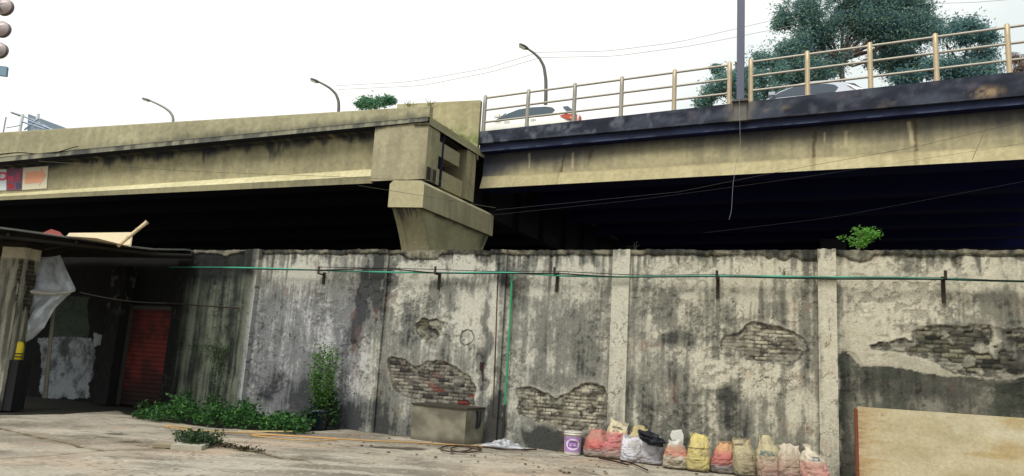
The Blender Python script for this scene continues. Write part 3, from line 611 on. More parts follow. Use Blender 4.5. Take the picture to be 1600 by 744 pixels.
# ---- railing
rail = thing('railing', RP.pt(9, -.1, float(rT(9))), 'cream and grey three-bar metal railing along the top of the right flyover span', 'railing')
PX = [(755, 205, 150), (823, 197, 142), (896, 189.5, 131), (970, 181, 121), (1053, 171, 108), (1139.5, 161, 96), (1173, 157, 89), (1262, 147, 77), (1360.5, 136, 63), (1464, 125, 48), (1577.5, 112, 36)]
rs = [float(RP.hit(x, y, -.12)[0]) for x, y, _ in PX]; rs += [rs[-1]+1.95, rs[-1]+3.9]
rh = RP.line((755, 150), (1577.5, 37), -.12)
def postc(a):
    t = float(ss(np.array(4.), np.array(9.), np.array(a))); return S(146, 143, 134)*(1-t)+S(184, 166, 136)*t
for a in rs:
    zb_, zt_ = float(rT(a)), float(rh(a)); m = MB(); z = np.linspace(zb_-.02, zt_, 9)
    P = RP.pt(np.full(9, a), -.12, z); r = np.array([.082, .078, .078, .078, .078, .078, .078, .074, .035]); P[-2:, 2] = [zt_-.03, zt_+.015]; m.tube(P, r, postc(a), 10); m.build('post', M_METAL, rail)
for seg in ((rs[0]-.05, rs[5]), (rs[6], rs[-1])):
    for f in (.93, .60, .27):
        aa = np.linspace(seg[0], seg[1], 30); z = rT(aa)+(rh(aa)-rT(aa))*f
        P = RP.pt(aa, -.12, z); cl = np.array([mix(np.array([.0]), np.array([.0]), np.array([0.]))]) if 0 else S(168, 162, 150)
        m = MB(); m.tube(P, .042, cl, 8); m.build('rail', M_METAL, rail)
# ---- mast fixed to the kerb beam
aM = float(RP.hit(1157, 150, .05)[0]); zM = float(RP.hit(1157, 155, .05)[1])
mast = thing('lamp_mast', RP.pt(aM, .06, zM-.7), 'tall dark grey square steel mast rising between two railing sections', 'mast')
m = MB(); m.box(RP, aM-.115, aM+.115, -.06, .17, zM-.1, zM+9, S(78, 82, 98)); m.build('shaft', M_METAL, mast)
m = MB(); m.box(RP, aM-.2, aM+.2, .004, .10, zM-.75, zM-.102, S(104, 100, 94)); m.box(RP, aM-.24, aM+.24, -.14, .22, zM-.12, zM-.04, S(90, 88, 84)); m.build('base_bracket', M_CONC, mast)
# ================================================================ LEFT SHED
def rowpts(pl, pts, o): return [pl.pt(*pl.hit(x, y, o)[:1], o, pl.hit(x, y, o)[1]) for x, y in pts]
shed = thing('shed_roof', W.pt(px_s(150, 500), 2, 3.3), 'rusty corrugated lean-to roof running from the yard wall over the dark shed at left', 'roof')
fa = Q(-160, 341, 12.6); fa2 = Q(20, 361, 13.4); fb2 = Q(130, 373.5, 14.2); fb_ = Q(240, 388, 15.4)
fe = W.pt(sN1+.12, .25, float(W.hit(296, 392, .25)[1]))
fr = np.array([fa, fa2, fb2, fb_, fe]); tt = np.concatenate([[0], np.cumsum(np.linalg.norm(np.diff(fr, axis=0), axis=1))]); tt /= tt[-1]
K = 900; tk = np.linspace(0, 1, K); front = np.stack([np.interp(tk, tt, fr[:, i]) for i in range(3)], -1)
bs = np.linspace(sL+.5, sN1+.06, K); back = W.pt(bs, .12, WT(bs)-.22)
cz = .018*np.sin(tk*K/900*2*np.pi*150)
rows = []; rc = []
for t in np.linspace(0, 1, 26):
    P = front*(1-t)+back*t; P = P.copy(); P[:, 2] += cz + .03*np.sin(t*9+tk*7); rows.append(P)
    n_ = fb(tk*60, np.full(K, t*4), 500); rc.append(mix(np.broadcast_to(S(34, 31, 29), (K, 3)), np.broadcast_to(S(20, 19, 20), (K, 3)), ss(.35, .65, n_)))
m = MB(); m.grid(np.array(rows), np.array(rc)); m.grid(np.array(rows)+np.array([0, 0, .004]), np.array(rc)); 
ed = np.stack([np.array(rows)[0], np.array(rows)[0]+np.array([0, 0, .010])]); m.grid(ed, S(170, 170, 165)); m.build('corrugated_sheet', M_RUST, shed)
m = MB(); m.tube([fa+[0, .25, -.10], fa2+[0, .25, -.10], fb2+[0, .25, -.10], fb_+[0, .25, -.10], fe+[0, 0, -.12]], .045, S(34, 28, 22)); m.build('eave_beam', M_WOOD, shed)
for t in (.1, .35, .6):
    a = fr[0]*(1-t)+fr[3]*t; i = int(t*K*.8); m = MB(); m.tube([front[i]+[0, .1, -.07], back[i]+[0, 0, -.05]], .035, S(30, 26, 22)); m.build('rafter', M_WOOD, shed)
t_ = np.linspace(0, 1, 20)[:, None]; P_ = fe*(1-t_)+W.pt(sA0+.1, .2, float(W.hit(384, 391, .2)[1]))*t_; P_[:, 2] -= .04*np.sin(np.pi*t_[:, 0]); m = MB(); m.tube(P_, .007, S(120, 118, 112), 5); m.build('guy_wire', M_DARK, None, 'thin wire from the shed roof corner to the pale pillar along the wall top', 'wire')
# brick pillar at the shed's front corner
b0 = G(-6, 640); bt = Q(22, 386, b0[1]); BP = Pl(G(-30, 640)[:2], G(10, 643)[:2])
q0 = float(BP.hit(-34, 600)[0]); q1 = float(BP.hit(16, 530)[0]); zt_ = float(BP.hit(20, 386)[1])
ns, nz_ = 50, 200; U, Vv = np.meshgrid(np.linspace(0, 1, ns), np.linspace(0, 1, nz_)); 
def pil_face(mb, Af, n_s):
    U, Vv = np.meshgrid(np.linspace(0, 1, n_s), np.linspace(0, 1, nz_)); z = Vv*zt_
    h = (fb(U*4+n_s, z*5, 510)-.5)*.03; c = mix(np.broadcast_to(S(150, 146, 132), z.shape+(3,)), np.broadcast_to(S(88, 86, 76), z.shape+(3,)), ss(.35, .65, fb(U*5, z*1.5, 511)))
    row = np.floor(z/.085); e = np.minimum(z/.085-row, 1-(z/.085-row)); bk = ss(.55, .6, fb(U*2+n_s, z*1.2, 512))*(z > 1.2); c = mix(c, S(70, 66, 56)*(.6+.8*hsh(np.floor(U*2+row*.5), row, 513)[..., None]), bk); c = mix(c, S(20, 18, 16), bk*(1-ss(.05, .16, e)))
    h -= .02*bk; c = mix(c, S(205, 198, 172), ss(zt_-.26, zt_-.2, z)*.8); mb.grid(Af(U, z, h), c)
bp = thing('shed_pillar', BP.pt((q0+q1)/2, -.2, 0), 'stout grey masonry pillar holding the shed roof at the left edge', 'pillar')
m = MB(); pil_face(m, lambda U, z, h: BP.pt(q0+(q1-q0)*U, h, z), 50); pil_face(m, lambda U, z, h: BP.pt(q1+h, -.42*U, z), 51)
pil_face(m, lambda U, z, h: BP.pt(q0-h, -.42*U, z), 52); pil_face(m, lambda U, z, h: BP.pt(q0+(q1-q0)*U, -.42-h, z), 53); m.box(BP, q0+.02, q1-.02, -.40, -.02, zt_-.05, zt_+.0, S(150, 146, 130)); m.build('shaft', M_PLASTER, bp)
m = MB(); m.box(BP, q0-.02, q1+.03, -.46, .03, zt_+.002, zt_+.12, S(40, 36, 30)); m.build('cap', M_WOOD, bp)
# hanging tarp
yT = 15.05
Ltop = Q(30, 405, yT+.3); Rtop = Q(92, 398, yT+.2); Tip = Q(125, 457, yT+.1); Lmid = Q(16, 447, yT); Bm = Q(45, 529, yT+.2); Bl = Q(14, 531, yT+.1); Rm = Q(86, 482, yT+.2)
kx, kz = 60, 80; P = np.zeros((kz, kx, 3)); C_ = np.zeros((kz, kx, 3))
tv = np.linspace(0, 1, kz); keyt = [0, .22, .40, .5, .62, .80, 1.]
Rk = np.array([Rtop, Q(110, 428, yT+.1), Tip, Q(108, 463, yT+.15), Rm, Q(66, 512, yT+.2), Bm]); Lk = np.array([Ltop, Q(24, 424, yT+.2), Lmid, Q(14, 460, yT), Q(12, 480, yT), Q(12, 505, yT+.1), Bl])
for i, t in enumerate(tv):
    a = np.array([np.interp(t, keyt, Lk[:, j]) for j in range(3)]); b = np.array([np.interp(t, keyt, Rk[:, j]) for j in range(3)])
    u = np.linspace(0, 1, kx); row = a[None]*(1-u[:, None])+b[None]*u[:, None]
    wv_ = .10*np.sin(u*6+t*5)+.05*(fb(u*7+t*3, np.full(kx, t*5), 520)-.5)+.12*np.exp(-((t-.42)/.035)**2); row[:, 1] -= wv_
    row[:, 2] -= .10*np.sin(np.pi*u)*(.3+t*.7)*(1 if t > .35 else .3); P[i] = row
    n_ = fb(u*9, np.full(kx, t*11), 521); C_[i] = mix(np.broadcast_to(S(192, 197, 204), (kx, 3)), np.broadcast_to(S(150, 156, 162), (kx, 3)), ss(.35, .65, n_)); 
    C_[i] = mix(C_[i], S(196, 186, 168), np.full(kx, .8*np.exp(-((t-.42)/.03)**2)))
m = MB(); m.grid(P, C_); m.grid(P+np.array([0, .01, 0]), C_); m.build('tarpaulin', M_SACK, None, 'grey crumpled tarpaulin hanging from the shed roof beside the masonry pillar', 'tarpaulin')
# rope from the tarp to the wall pillar, on to the rod
pe = W.pt(sA0+.08, .16, float(W.hit(381, 482, .16)[1])); pm = W.pt(px_s(268, 500), .18, float(W.hit(268, 474, .18)[1]))
m = MB(); m.tube([pm, pe], .016, S(44, 38, 32)); m.build('iron_rod', M_RUST, None, 'thin brown rod fixed across the dark bay above the red shutter', 'rod')
t = np.linspace(0, 1, 20)[:, None]; P = Tip*(1-t)+pm*t; P[:, 2] -= .06*np.sin(np.pi*t[:, 0]); m = MB(); m.tube(P, .006, S(110, 104, 92), 5); m.build('rope', M_DARK, None, 'thin rope from the tarpaulin corner to the brown rod', 'rope')
# wooden prop
m = MB(); m.tube([Q(70, 622, 15.6), Q(78, 540, 15.6), Q(86, 466, 15.6)], [.045, .04, .035], S(104, 100, 88)); m.build('wooden_prop', M_WOOD, None, 'thin leaning wooden prop under the tarpaulin in front of the whitewash', 'prop')
# things on the roof
def sheet(pts, y, th, col, name, label, cat, matl, shade=None):
    p = [Q(a, b, yy) for (a, b, yy) in pts]; m = MB(); m.prism(p, (0, th, .0), col); return m.build(name, matl, None, label, cat)
sheet([(104, 369, 14.0), (150, 372, 14.1), (203, 385, 14.6), (206, 363, 15.4), (108, 364, 15.0)], 14.5, .05, S(196, 180, 148), 'plywood_offcut', 'tan folded plywood offcut lying on the shed roof below the bamboo pole', 'board', M_WOOD)
sheet([(60, 366, 13.9), (100, 371, 14.0), (92, 362, 14.6), (80, 358, 14.7), (66, 364, 14.4)], 14.5, .04, S(120, 52, 42), 'tin_scrap', 'small rust-red tin scrap on the shed roof left of the tan offcut', 'scrap', M_RUST)
pts = [Q(184, 385, 14.5), Q(200, 371, 14.6), Q(215, 359, 14.7), Q(230, 347, 14.8)]
m = MB(); m.tube(pts, [.035, .038, .036, .042], S(196, 176, 140)); 
for f in (1, 2): m.tube([pts[f]*.97+pts[f-1]*.03, pts[f]*.97+pts[f+1]*.03], .046, S(170, 148, 110))
m.tube([pts[3]*.93+pts[2]*.07, pts[3]], .052, S(150, 140, 120)); m.build('bamboo_pole', M_WOOD, None, 'pale bamboo pole jutting up over the shed roof', 'pole')
# red roller shutter in the wall
sh0, sh1 = px_s(203, 550), sN0-.01; zs1 = float(W.hit(240, 485, .05)[1]); zs0 = float(W.hit(240, 614, .05)[1])
sh = thing('roller_shutter', W.pt((sh0+sh1)/2, .05, 0), 'dark red ribbed roller shutter in the shed wall', 'shutter')
zz = np.arange(.02, zs1, .012); U = np.linspace(sh0, sh1, 60); Sx, Zz = np.meshgrid(U, zz)
ph = (Zz/.105) % 1; hh = .05+.018*np.sin(ph*np.pi); c = mix(np.broadcast_to(S(92, 32, 26), Sx.shape+(3,)), np.broadcast_to(S(58, 22, 20), Sx.shape+(3,)), ss(.35, .65, fb(Sx*4, Zz*3, 530))); c = mix(c, S(30, 10, 10), (1-ss(.0, .14, np.minimum(ph, 1-ph)))*.8)
c = mix(c, S(24, 16, 14), ss(zs0+.5, zs0-.1, Zz+(fb(Sx*3, Zz*3, 531)-.5)*.6)*.9)
m = MB(); m.grid(W.pt(Sx, hh, Zz), c); m.build('slat_curtain', M_RUST, sh)
for a, b, z0, z1 in ((sh0-.09, sh0-.004, 0, zs1+.1), (sh0-.09, sh1, zs1+.004, zs1+.1)):
    m = MB(); m.box(W, a, b, .02, .11, z0, z1, S(52, 48, 46)); m.build('frame', M_RUST, sh)
# rough brick column left of the shutter
m = MB(); c0 = px_s(177, 540); c1 = px_s(199, 540); zz = np.arange(0, 3.3, .02); Sx, Zz = np.meshgrid(np.linspace(c0, c1, 24), zz)
n_ = fb(Sx*8, Zz*6, 540); c = mix(np.broadcast_to(S(14, 14, 14), Sx.shape+(3,)), np.broadcast_to(S(84, 82, 76), Sx.shape+(3,)), ss(.58, .72, n_)*ss(1.8, 2.6, Zz)*.6); hh = .35+(n_-.5)*.06  # near-black base paints in the shed's shade; pale flaking only high up
m.grid(W.pt(Sx, hh, Zz), c); m.grid(W.pt(c1+0*Sx, .02+(hh-.02)*(Sx-c0)/(c1-c0), Zz), c); m.grid(W.pt(c0+0*Sx, .02+(hh-.02)*(Sx-c0)/(c1-c0), Zz), c)
m.build('door_pier', M_PLASTER, None, 'flaking masonry column with painted shed shade left of the red shutter', 'pillar')
# crate with yellow canister behind the pillar
cb = Q(18, 600, 15.0); cg = G(18, 0+float(600)); yc = 15.0; cxy = Q(23, 562, yc); zc = float(cxy[2])
XP = Pl([cxy[0]-1, yc], [cxy[0]+1, yc])
m = MB(); m.box(XP, .82, 1.22, -.2, .2, 0, zc-.004, S(26, 26, 28)); m.build('crate', M_WOOD, None, 'black upright crate under the yellow canister behind the pillar', 'crate')
can = thing('canister', [cxy[0], yc, zc], 'small yellow canister with black bands half hidden behind the left pillar', 'canister')
m = MB(); z = np.array([0, .02, .30, .36, .38]); rr = np.array([.13, .15, .15, .12, .05]); th = np.linspace(0, 2*np.pi, 24, endpoint=False)
P = np.array([[[cxy[0]+.0+r*np.cos(t)*.85, yc+r*np.sin(t)*.7, zc+zz_] for t in th] for zz_, r in zip(z, rr)]); m.grid(P, S(224, 196, 30), True, True); m.build('body', M_PLASTIC, can)
for zz_ in (.05, .11):
    P = np.array([[[cxy[0]+.153*np.cos(t)*.85, yc+.153*np.sin(t)*.7, zc+zz_+k] for t in th] for k in (0, .025)]); m = MB(); m.grid(P, S(20, 20, 20), True, True); m.build('band', M_PLASTIC, can)
m = MB(); m.tube([[cxy[0]-.06, yc, zc+.36], [cxy[0]-.05, yc, zc+.43], [cxy[0]+.05, yc, zc+.43], [cxy[0]+.06, yc, zc+.36]], .012, S(30, 30, 30)); m.build('handle', M_PLASTIC, can)
# ================================================================ PIPES AND CABLES ON THE WALL
def wallrun(name, pts, o, r, col, matl, label, cat, sag=0):
    P = np.array([W.pt(W.hit(x, y, o)[0], o, W.hit(x, y, o)[1]) for x, y in pts]); 
    k = np.linspace(0, len(P)-1, len(P)*8); P = np.stack([np.interp(k, np.arange(len(P)), P[:, j]) for j in range(3)], -1); P[:, 2] += (vn(k*.8, k*0, len(label))-.5)*.03
    for _ in range(3): P[1:-1] = (P[:-2]+P[1:-1]*2+P[2:])/4
    cc_ = np.array([col*(.55+.75*float(ss(np.array(.4), np.array(.6), vn(np.array(q*.35), np.array(2.), 77)))) for q in range(len(P))]); m = MB(); m.tube(P, r, np.repeat(cc_, 8, 0), 8, False); return m.build(name, matl, None, label, cat)
wallrun('water_pipe', [(265, 417), (385, 418), (560, 424), (700, 426), (800, 426), (880, 430), (955, 432), (1120, 432), (1280, 434), (1400, 434), (1500, 437), (1700, 443)], .18, .017, S(48, 140, 114), M_PLASTIC, 'green plastic pipe running along the wall just below its coping', 'pipe')
wallrun('power_cable', [(385, 420), (500, 423), (600, 419), (680, 427), (770, 428), (868, 428), (960, 434), (1120, 433), (1290, 437), (1474, 437), (1700, 441)], .205, .012, S(26, 28, 26), M_DARK, 'black cable strung beside the green pipe along the wall top', 'cable')
wallrun('telephone_wire', [(500, 418), (683, 421), (780, 425), (868, 424), (1000, 430), (1120, 428), (1300, 433), (1474, 435), (1700, 446)], .165, .007, S(30, 30, 32), M_DARK, 'thin dark wire sagging over the brackets on the wall', 'wire')
dp = thing('down_pipe', W.pt(W.hit(786, 680, .08)[0], .08, 0), 'green plastic pipe dropping down the wall beside the narrow pillar', 'pipe')
P = [W.pt(W.hit(x, y, .09)[0], .09, W.hit(x, y, .09)[1]) for x, y in ((800, 430), (797, 500), (793, 570), (789, 632))]; m = MB(); m.tube(P, .020, S(36, 138, 90)); m.build('green_length', M_PLASTIC, dp)
P = [W.pt(W.hit(x, y, .09)[0], .09, W.hit(x, y, .09)[1]) for x, y in ((789, 632), (787, 660), (785, 688))]; m = MB(); m.tube(P, .022, S(36, 34, 30)); m.build('black_length', M_PLASTIC, dp)
wallrun('conduit', [(778, 430), (775, 520), (772, 600), (768, 680)], .075, .012, S(76, 52, 38), M_RUST, 'brown rusty conduit down the narrow pillar left of the green pipe', 'conduit')
for (x, y0, y1, lab) in ((503, 416, 444, 'rusty iron bracket on the bay behind the tall bush'), (684, 416, 452, 'rusty iron bracket above the concrete tank bay'), (869, 417, 456, 'rusty iron bracket above the bucket'), (1121, 422, 466, 'rusty iron bracket above the yellow sack'), (1475, 422, 474, 'rusty iron bracket above the yellow board')):
    a, z1 = W.hit(x, y0, .14); _, z0 = W.hit(x, y1, .02); _, zm = W.hit(x, 427 if x < 900 else 434, .05)
    t = thing('iron_bracket', W.pt(a, .03, z0), lab, 'bracket', 'iron brackets carrying the pipe along the wall')
    m = MB(); m.box(W, a-.028, a+.028, .012, .045, z0, zm+.02, S(48, 40, 34)); m.build('back_plate', M_RUST, t)
    m = MB(); m.box(W, a-.024, a+.024, .047, .23, zm-.045, zm-.02, S(46, 38, 32)); m.box(W, a-.022, a+.022, .2305, .245, zm-.045, z1-.02, S(46, 38, 32)); m.build('arm', M_RUST, t)
a, z = W.hit(757, 580, .02)
t = thing('iron_bracket', W.pt(a, .03, z-.2), 'loose zigzag iron bracket low on the wall left of the green down pipe', 'bracket')
m = MB(); m.box(W, a-.03, a+.035, .006, .05, z-.20, z+.08, S(40, 26, 24)); m.box(W, a-.095, a-.031, .006, .05, z+.02, z+.17, S(50, 30, 26)); m.build('plate', M_RUST, t)
# ================================================================ CONCRETE TANK
T1 = G(641, 686); T2 = G(725, 697); TP = Pl(T1[:2], T2[:2]); tw = float(np.linalg.norm(T2-T1)); th_ = float(TP.hit(660, 634)[1]); dp_ = .66
tank = thing('water_tank', TP.pt(tw/2, -dp_/2, 0), 'plain grey cement tank against the wall below the broken plaster', 'tank')
m = MB(); 
def tq(f, a, b, mb):
    A_, B_ = np.meshgrid(np.linspace(0, a, max(3, int(a/.03))), np.linspace(0, b, max(3, int(b/.03)))); P = f(A_, B_)
    c = mix(np.broadcast_to(S(128, 124, 108), A_.shape+(3,)), np.broadcast_to(S(96, 92, 80), A_.shape+(3,)), ss(.35, .65, fb(A_*2, B_*3, 560))); c = mix(c, S(58, 54, 44), ss(.12, .0, B_+(fb(A_*6, B_*4, 561)-.5)*.1)*.6)
    mb.grid(P+0, c, False)
tq(lambda a, b: TP.pt(a, (fb(a*4, b*4, 562)-.5)*.01, b), tw, th_, m); tq(lambda a, b: TP.pt(tw, -a, b), dp_, th_, m); tq(lambda a, b: TP.pt(0*a, -a, b), dp_, th_, m); tq(lambda a, b: TP.pt(a, -dp_, b), tw, th_, m)
m.build('basin', M_CONC, tank)
m = MB(); m.box(TP, -.03, tw+.02, -dp_-.01, .02, th_+.002, th_+.035, S(58, 54, 46)); m.build('lid', M_CONC, tank)
m = MB(); m.tube([TP.pt(tw+.012, -.38, th_-.32), TP.pt(tw+.04, -.38, th_-.30), TP.pt(tw+.06, -.38, th_-.18), TP.pt(tw+.05, -.38, th_-.02)], .045, S(16, 18, 24)); m.build('overflow_pipe', M_PLASTIC, tank)
# ================================================================ BUCKET
bc = W.pt(W.hit(894.5, 703.5, .24)[0], .24, 0); th = np.linspace(0, 2*np.pi, 48, endpoint=False)
def ringz(c, r, z, t=th): return np.stack([c[0]+r*np.cos(t), c[1]+r*np.sin(t), np.full_like(t, z)], -1)
hB = float(Q(894, 674, bc[1])[2]); rB = .158
bk = thing('paint_bucket', bc, 'white plastic bucket with a purple label against the wall left of the pink sacks', 'bucket')
m = MB(); m.grid(np.array([ringz(bc, rB*k, z) for k, z in ((.90, 0), (.92, .01), (.97, hB*.5), (1., hB*.86), (1.07, hB*.87), (1.07, hB*.90), (1.01, hB*.905), (1.02, hB*.97))]), S(196, 190, 182), True, True); m.build('tub', M_PLASTIC, bk)
m = MB(); m.grid(np.array([ringz(bc, r, z) for r, z in ((rB*1.07, hB*.96), (rB*1.08, hB), (rB*.9, hB+.006), (.002, hB+.004))]), S(186, 178, 168), True, True); m.build('lid', M_PLASTIC, bk)
fc = math.atan2(-bc[1], -bc[0]); ta = np.linspace(fc-1.15, fc+1.15, 60); zz = np.linspace(hB*.14, hB*.78, 40); TT, ZZ = np.meshgrid(ta, zz)
rr = rB*(.925+.075*ZZ/hB)+.004; P = np.stack([bc[0]+rr*np.cos(TT), bc[1]+rr*np.sin(TT), ZZ], -1)
u = (TT-fc)/1.15; v = (ZZ/hB-.46)/.32; el = np.hypot(u*1.25, v*1.2); n_ = fb(u*5, v*7, 570); c = mix(np.broadcast_to(S(160, 120, 182), u.shape+(3,)), np.broadcast_to(S(214, 206, 216), u.shape+(3,)), ss(.62, .70, el)*(1-ss(.85, .95, el)))
c = mix(c, S(92, 52, 120), ((np.abs(v) < .42) & (np.abs(u) < .5) & (n_ > .47))*1.); c = mix(c, S(214, 200, 222), ((np.abs(v+.02) < .16) & (np.abs(u) < .38) & (n_ > .56))*1.)
m = MB(); m.grid(P, c); m.build('label', M_PLASTIC, bk)
tt_ = np.linspace(0, np.pi, 16); m = MB(); m.tube(np.array([bc+np.array([math.cos(a)*rB*1.09*math.sin(.3), 0, 0])*0+np.array([rB*1.09*math.cos(a), -.05-.12*math.sin(a), hB*.88-.10*math.sin(a)]) for a in tt_]), .004, S(120, 118, 114), 5); m.build('handle', M_METAL, bk)
# ================================================================ SACKS
def sack(name, label, xl, xr, yt, yb, colf, top='fold', lean=0.0, depth=.30, seed=1, bulge=.1, tw=.85, o_extra=0.0, group='sacks lined up along the foot of the wall', z0=0, tip=0, base=None):
    if base is None: B = G((xl+xr)/2, yb)
    else: B = base
    yd = B[1]+.0; WL = (xr-xl)/F*yd*1.03*.5; top_p = Q((xl+xr)/2, yt, yd+.1); H = float(top_p[2])-z0; depth = min(depth, WL*1.3)
    fwd = np.array([0, -1., 0]); U = W.u*.6+np.array([1, 0, 0])*.4; U /= np.linalg.norm(U); Nn = np.array([U[1], -U[0], 0]); Nn = Nn if Nn[1] < 0 else -Nn
    need = depth+.05+o_extra; ob = float((B-W.O) @ W.n)
    if ob < need: B = W.pt(W.hit((xl+xr)/2, yb, need)[0], need, 0)
    top_p = Q((xl+xr)/2, yt, B[1]+.1); H = float(top_p[2])-z0
    c0 = B - Nn*(depth*.5);  nt_, nh = 72, 64; th = np.linspace(0, 2*np.pi, nt_, endpoint=False); t = np.linspace(0, 1, nh); TH, T = np.meshgrid(th, t)
    if top == 'tied': wf = np.interp(t, [0, .04, .3, .62, .80, .88, .93, 1], [.86, .97, 1.02, .92, .55, .24, .20, .30]); df = np.interp(t, [0, .05, .35, .65, .82, .9, .95, 1], [.8, 1, 1.05, .9, .55, .25, .2, .3])
    elif top == 'open': wf = np.interp(t, [0, .04, .3, .65, .9, 1], [.92, 1.05, 1.06, .90, tw*.82, tw*.9]); df = np.interp(t, [0, .05, .35, .62, .80, 1], [.8, 1, 1.05, .85, .36, .12])
    else: wf = np.interp(t, [0, .04, .3, .7, .93, 1], [.90, 1, 1.03, .98, tw, tw*.86]); df = np.interp(t, [0, .05, .35, .75, .95, 1], [.8, 1, 1.05, .85, .4, .08])
    e = .76
    cx = np.sign(np.cos(TH))*np.abs(np.cos(TH))**e; cy = np.sign(np.sin(TH))*np.abs(np.sin(TH))**(e+.1)
    wr = (fb(TH*1.6+seed*7, T*3.5, 600+seed, 4, .55)-.5)*.34 - .08*(1-ss(0, .10, np.abs(fb(TH*1.6+T*3, T*3.5+seed, 620+seed, 4, .55)-.5))) - .07*(1-ss(0, .10, np.abs(fb(TH*1.5+T*5*(seed % 3-1)+seed, T*6, 630+seed, 4)-.5)))
    a = WL*wf[:, None]*cx*(1+wr*.6); b = depth*.5*df[:, None]*cy*(1+wr*1.3)
    z = T*H; z = z + ss(.7, 1, T)*(fb(TH*1.6, T*0+seed, 640)-.5)*H*.34*(top != 'tied') - .04*H*(np.abs(cx)**3)*(T > .85)*(-1 if top == 'fold' else 1)
    sagz = -.02*np.sin(T*20+TH*2)*0; z = z+tip*H*cx*T**2
    ctr_l = lean*H*(T**1.5); back = .10*H*T**2
    P = c0 + (a+ctr_l)[..., None]*U + (-b)[..., None]*0 + (b-back)[..., None]*Nn + (z+z0)[..., None]*np.array([0, 0, 1.])
    c = colf(a/WL, T, cy, seed); n_ = fb(TH*3, T*7, 650+seed); g_ = c.mean(-1, keepdims=True); c = (g_*.30+c*.70)*.92; c = mix(c, S(128, 116, 96), ss(.46, .66, fb(TH*1.7+9, T*4, 660+seed, 5, .6))*.5); c = c*(.70+.5*n_[..., None]); c = mix(c, c*.6, (1-ss(0, .04, np.abs(fb(TH*1.6+T*3, T*3.5+seed, 620+seed, 4, .55)-.5)))*.6); c = mix(c, S(96, 84, 66), ss(.16, .0, T+(n_-.5)*.18)*.6)
    m = MB(); m.grid(P, c, True, True); cb = P[0].mean(0); ct = P[-1].mean(0)-np.array([0, 0, .02])
    k = nt_; m.raw(np.concatenate([P[0], cb[None]]), [[(i+1) % k, i, k, k] for i in range(k)], S(90, 80, 64)); m.raw(np.concatenate([P[-1], ct[None]]), [[i, (i+1) % k, k, k] for i in range(k)], c[-1].mean(0)*.6)
    o = m.build(name, M_SACK, None, label, 'sack', group); return o, P, (c0, U, Nn, WL, H, depth)
def bands(*st):   # (t, colour)
    ts = [s[0] for s in st]; cs = np.array([s[1] for s in st])
    def f(u, T, cy, seed):
        j = T+(fb(u*3+seed, T*3, 700+seed)-.5)*.12; return np.stack([np.interp(j, ts, cs[:, i]) for i in range(3)], -1)
    return f
RED, PNK, CRM, YEL, TAN, GRY, WHT, ORG = S(196, 78, 66), S(208, 104, 104), S(214, 194, 140), S(220, 192, 70), S(176, 156, 104), S(120, 112, 104), S(196, 196, 206), S(196, 116, 74)
def marks(fbase, boxes):
    def f(u, T, cy, seed):
        c = fbase(u, T, cy, seed)
        for (u0, u1, t0, t1, col, thr) in boxes:
            q = (u > u0) & (u < u1) & (T > t0) & (T < t1) & (cy > 0); q = q & (fb(u*16+3, T*14, 720+seed, 2) > thr); c = mix(c, col, q*.9)
        return c
    return f
sack('sack', 'small red sack with grey bottom, leftmost of the row beside the bucket', 913, 948, 672, 707, bands((0, GRY), (.22, S(150, 120, 112)), (.36, RED), (1, S(206, 96, 84))), 'open', .0, .3, 1, tw=.7)
sack('sack', 'tall pink sack with a cream top band and dark lettering', 940, 976, 658, 715, marks(bands((0, GRY), (.2, S(166, 120, 116)), (.3, PNK), (.66, S(210, 92, 96)), (.74, CRM), (1, S(220, 204, 160))), [(-.45, .45, .80, .86, S(60, 50, 40), .42), (-.4, .2, .72, .75, S(70, 60, 50), .5)]), 'open', .12, .34, 2, tw=.86)
sack('sack', 'white woven sack with gathered top, left one of the white pair', 969, 1001, 684, 723, bands((0, S(170, 166, 170)), (.2, WHT), (1, S(206, 204, 210))), 'fold', .05, .32, 3, tw=.92)
sack('sack', 'white woven sack, right one of the white pair', 1000, 1034, 687, 726, bands((0, S(170, 168, 174)), (.2, S(190, 190, 202)), (1, S(204, 202, 208))), 'fold', -.02, .32, 4, tw=.92)
bb = G(1000, 712)+np.array([0, .12, 0]); 
sack('sack', 'yellow-topped sack lying behind the white pair under a black bag', 980, 1022, 668, 712, bands((0, GRY), (.5, S(150, 140, 100)), (.8, S(206, 186, 116)), (1, YEL*.9)), 'open', -.05, .3, 5, tw=.6, base=G(1003, 716)+np.array([.02, .42, 0])*1.0)
o, P, (c0, U_, N_, WL_, H_, D_) = sack('sack', 'torn sack with orange middle and white paper top between white and yellow sacks', 1037, 1073, 690, 733, marks(bands((0, S(150, 138, 112)), (.42, S(190, 176, 146)), (.52, S(200, 112, 80)), (.78, S(204, 128, 92)), (.88, S(200, 192, 176)), (1, S(206, 204, 196))), [(-.5, .4, .12, .34, S(110, 96, 70), .5)]), 'open', .02, .34, 6, tw=.7)
sack('sack', 'bright yellow woven sack tied round its middle', 1075, 1107, 678, 737, marks(bands((0, S(150, 136, 80)), (.1, S(190, 172, 84)), (.6, S(206, 184, 72)), (1, S(226, 204, 76))), [(-1.1, 1.1, .60, .63, S(96, 82, 30), .0)]), 'open', .03, .34, 7, tw=.96)
sack('sack', 'red sack with orange top and bluish bottom right of the yellow sack', 1112, 1149, 691, 740, bands((0, GRY), (.18, S(124, 118, 120)), (.34, S(176, 84, 76)), (.62, S(196, 90, 72)), (.75, S(206, 138, 66)), (1, S(206, 150, 80))), 'open', .10, .34, 8, tw=.72)
sack('sack', 'tan sack with torn dark creased top, fourth from the right', 1150, 1185, 688, 745, marks(bands((0, S(104, 98, 92)), (.14, S(150, 138, 98)), (1, S(184, 166, 112))), [(-.8, .2, .84, .89, S(60, 50, 36), .3)]), 'open', -.14, .34, 9, tw=.86)
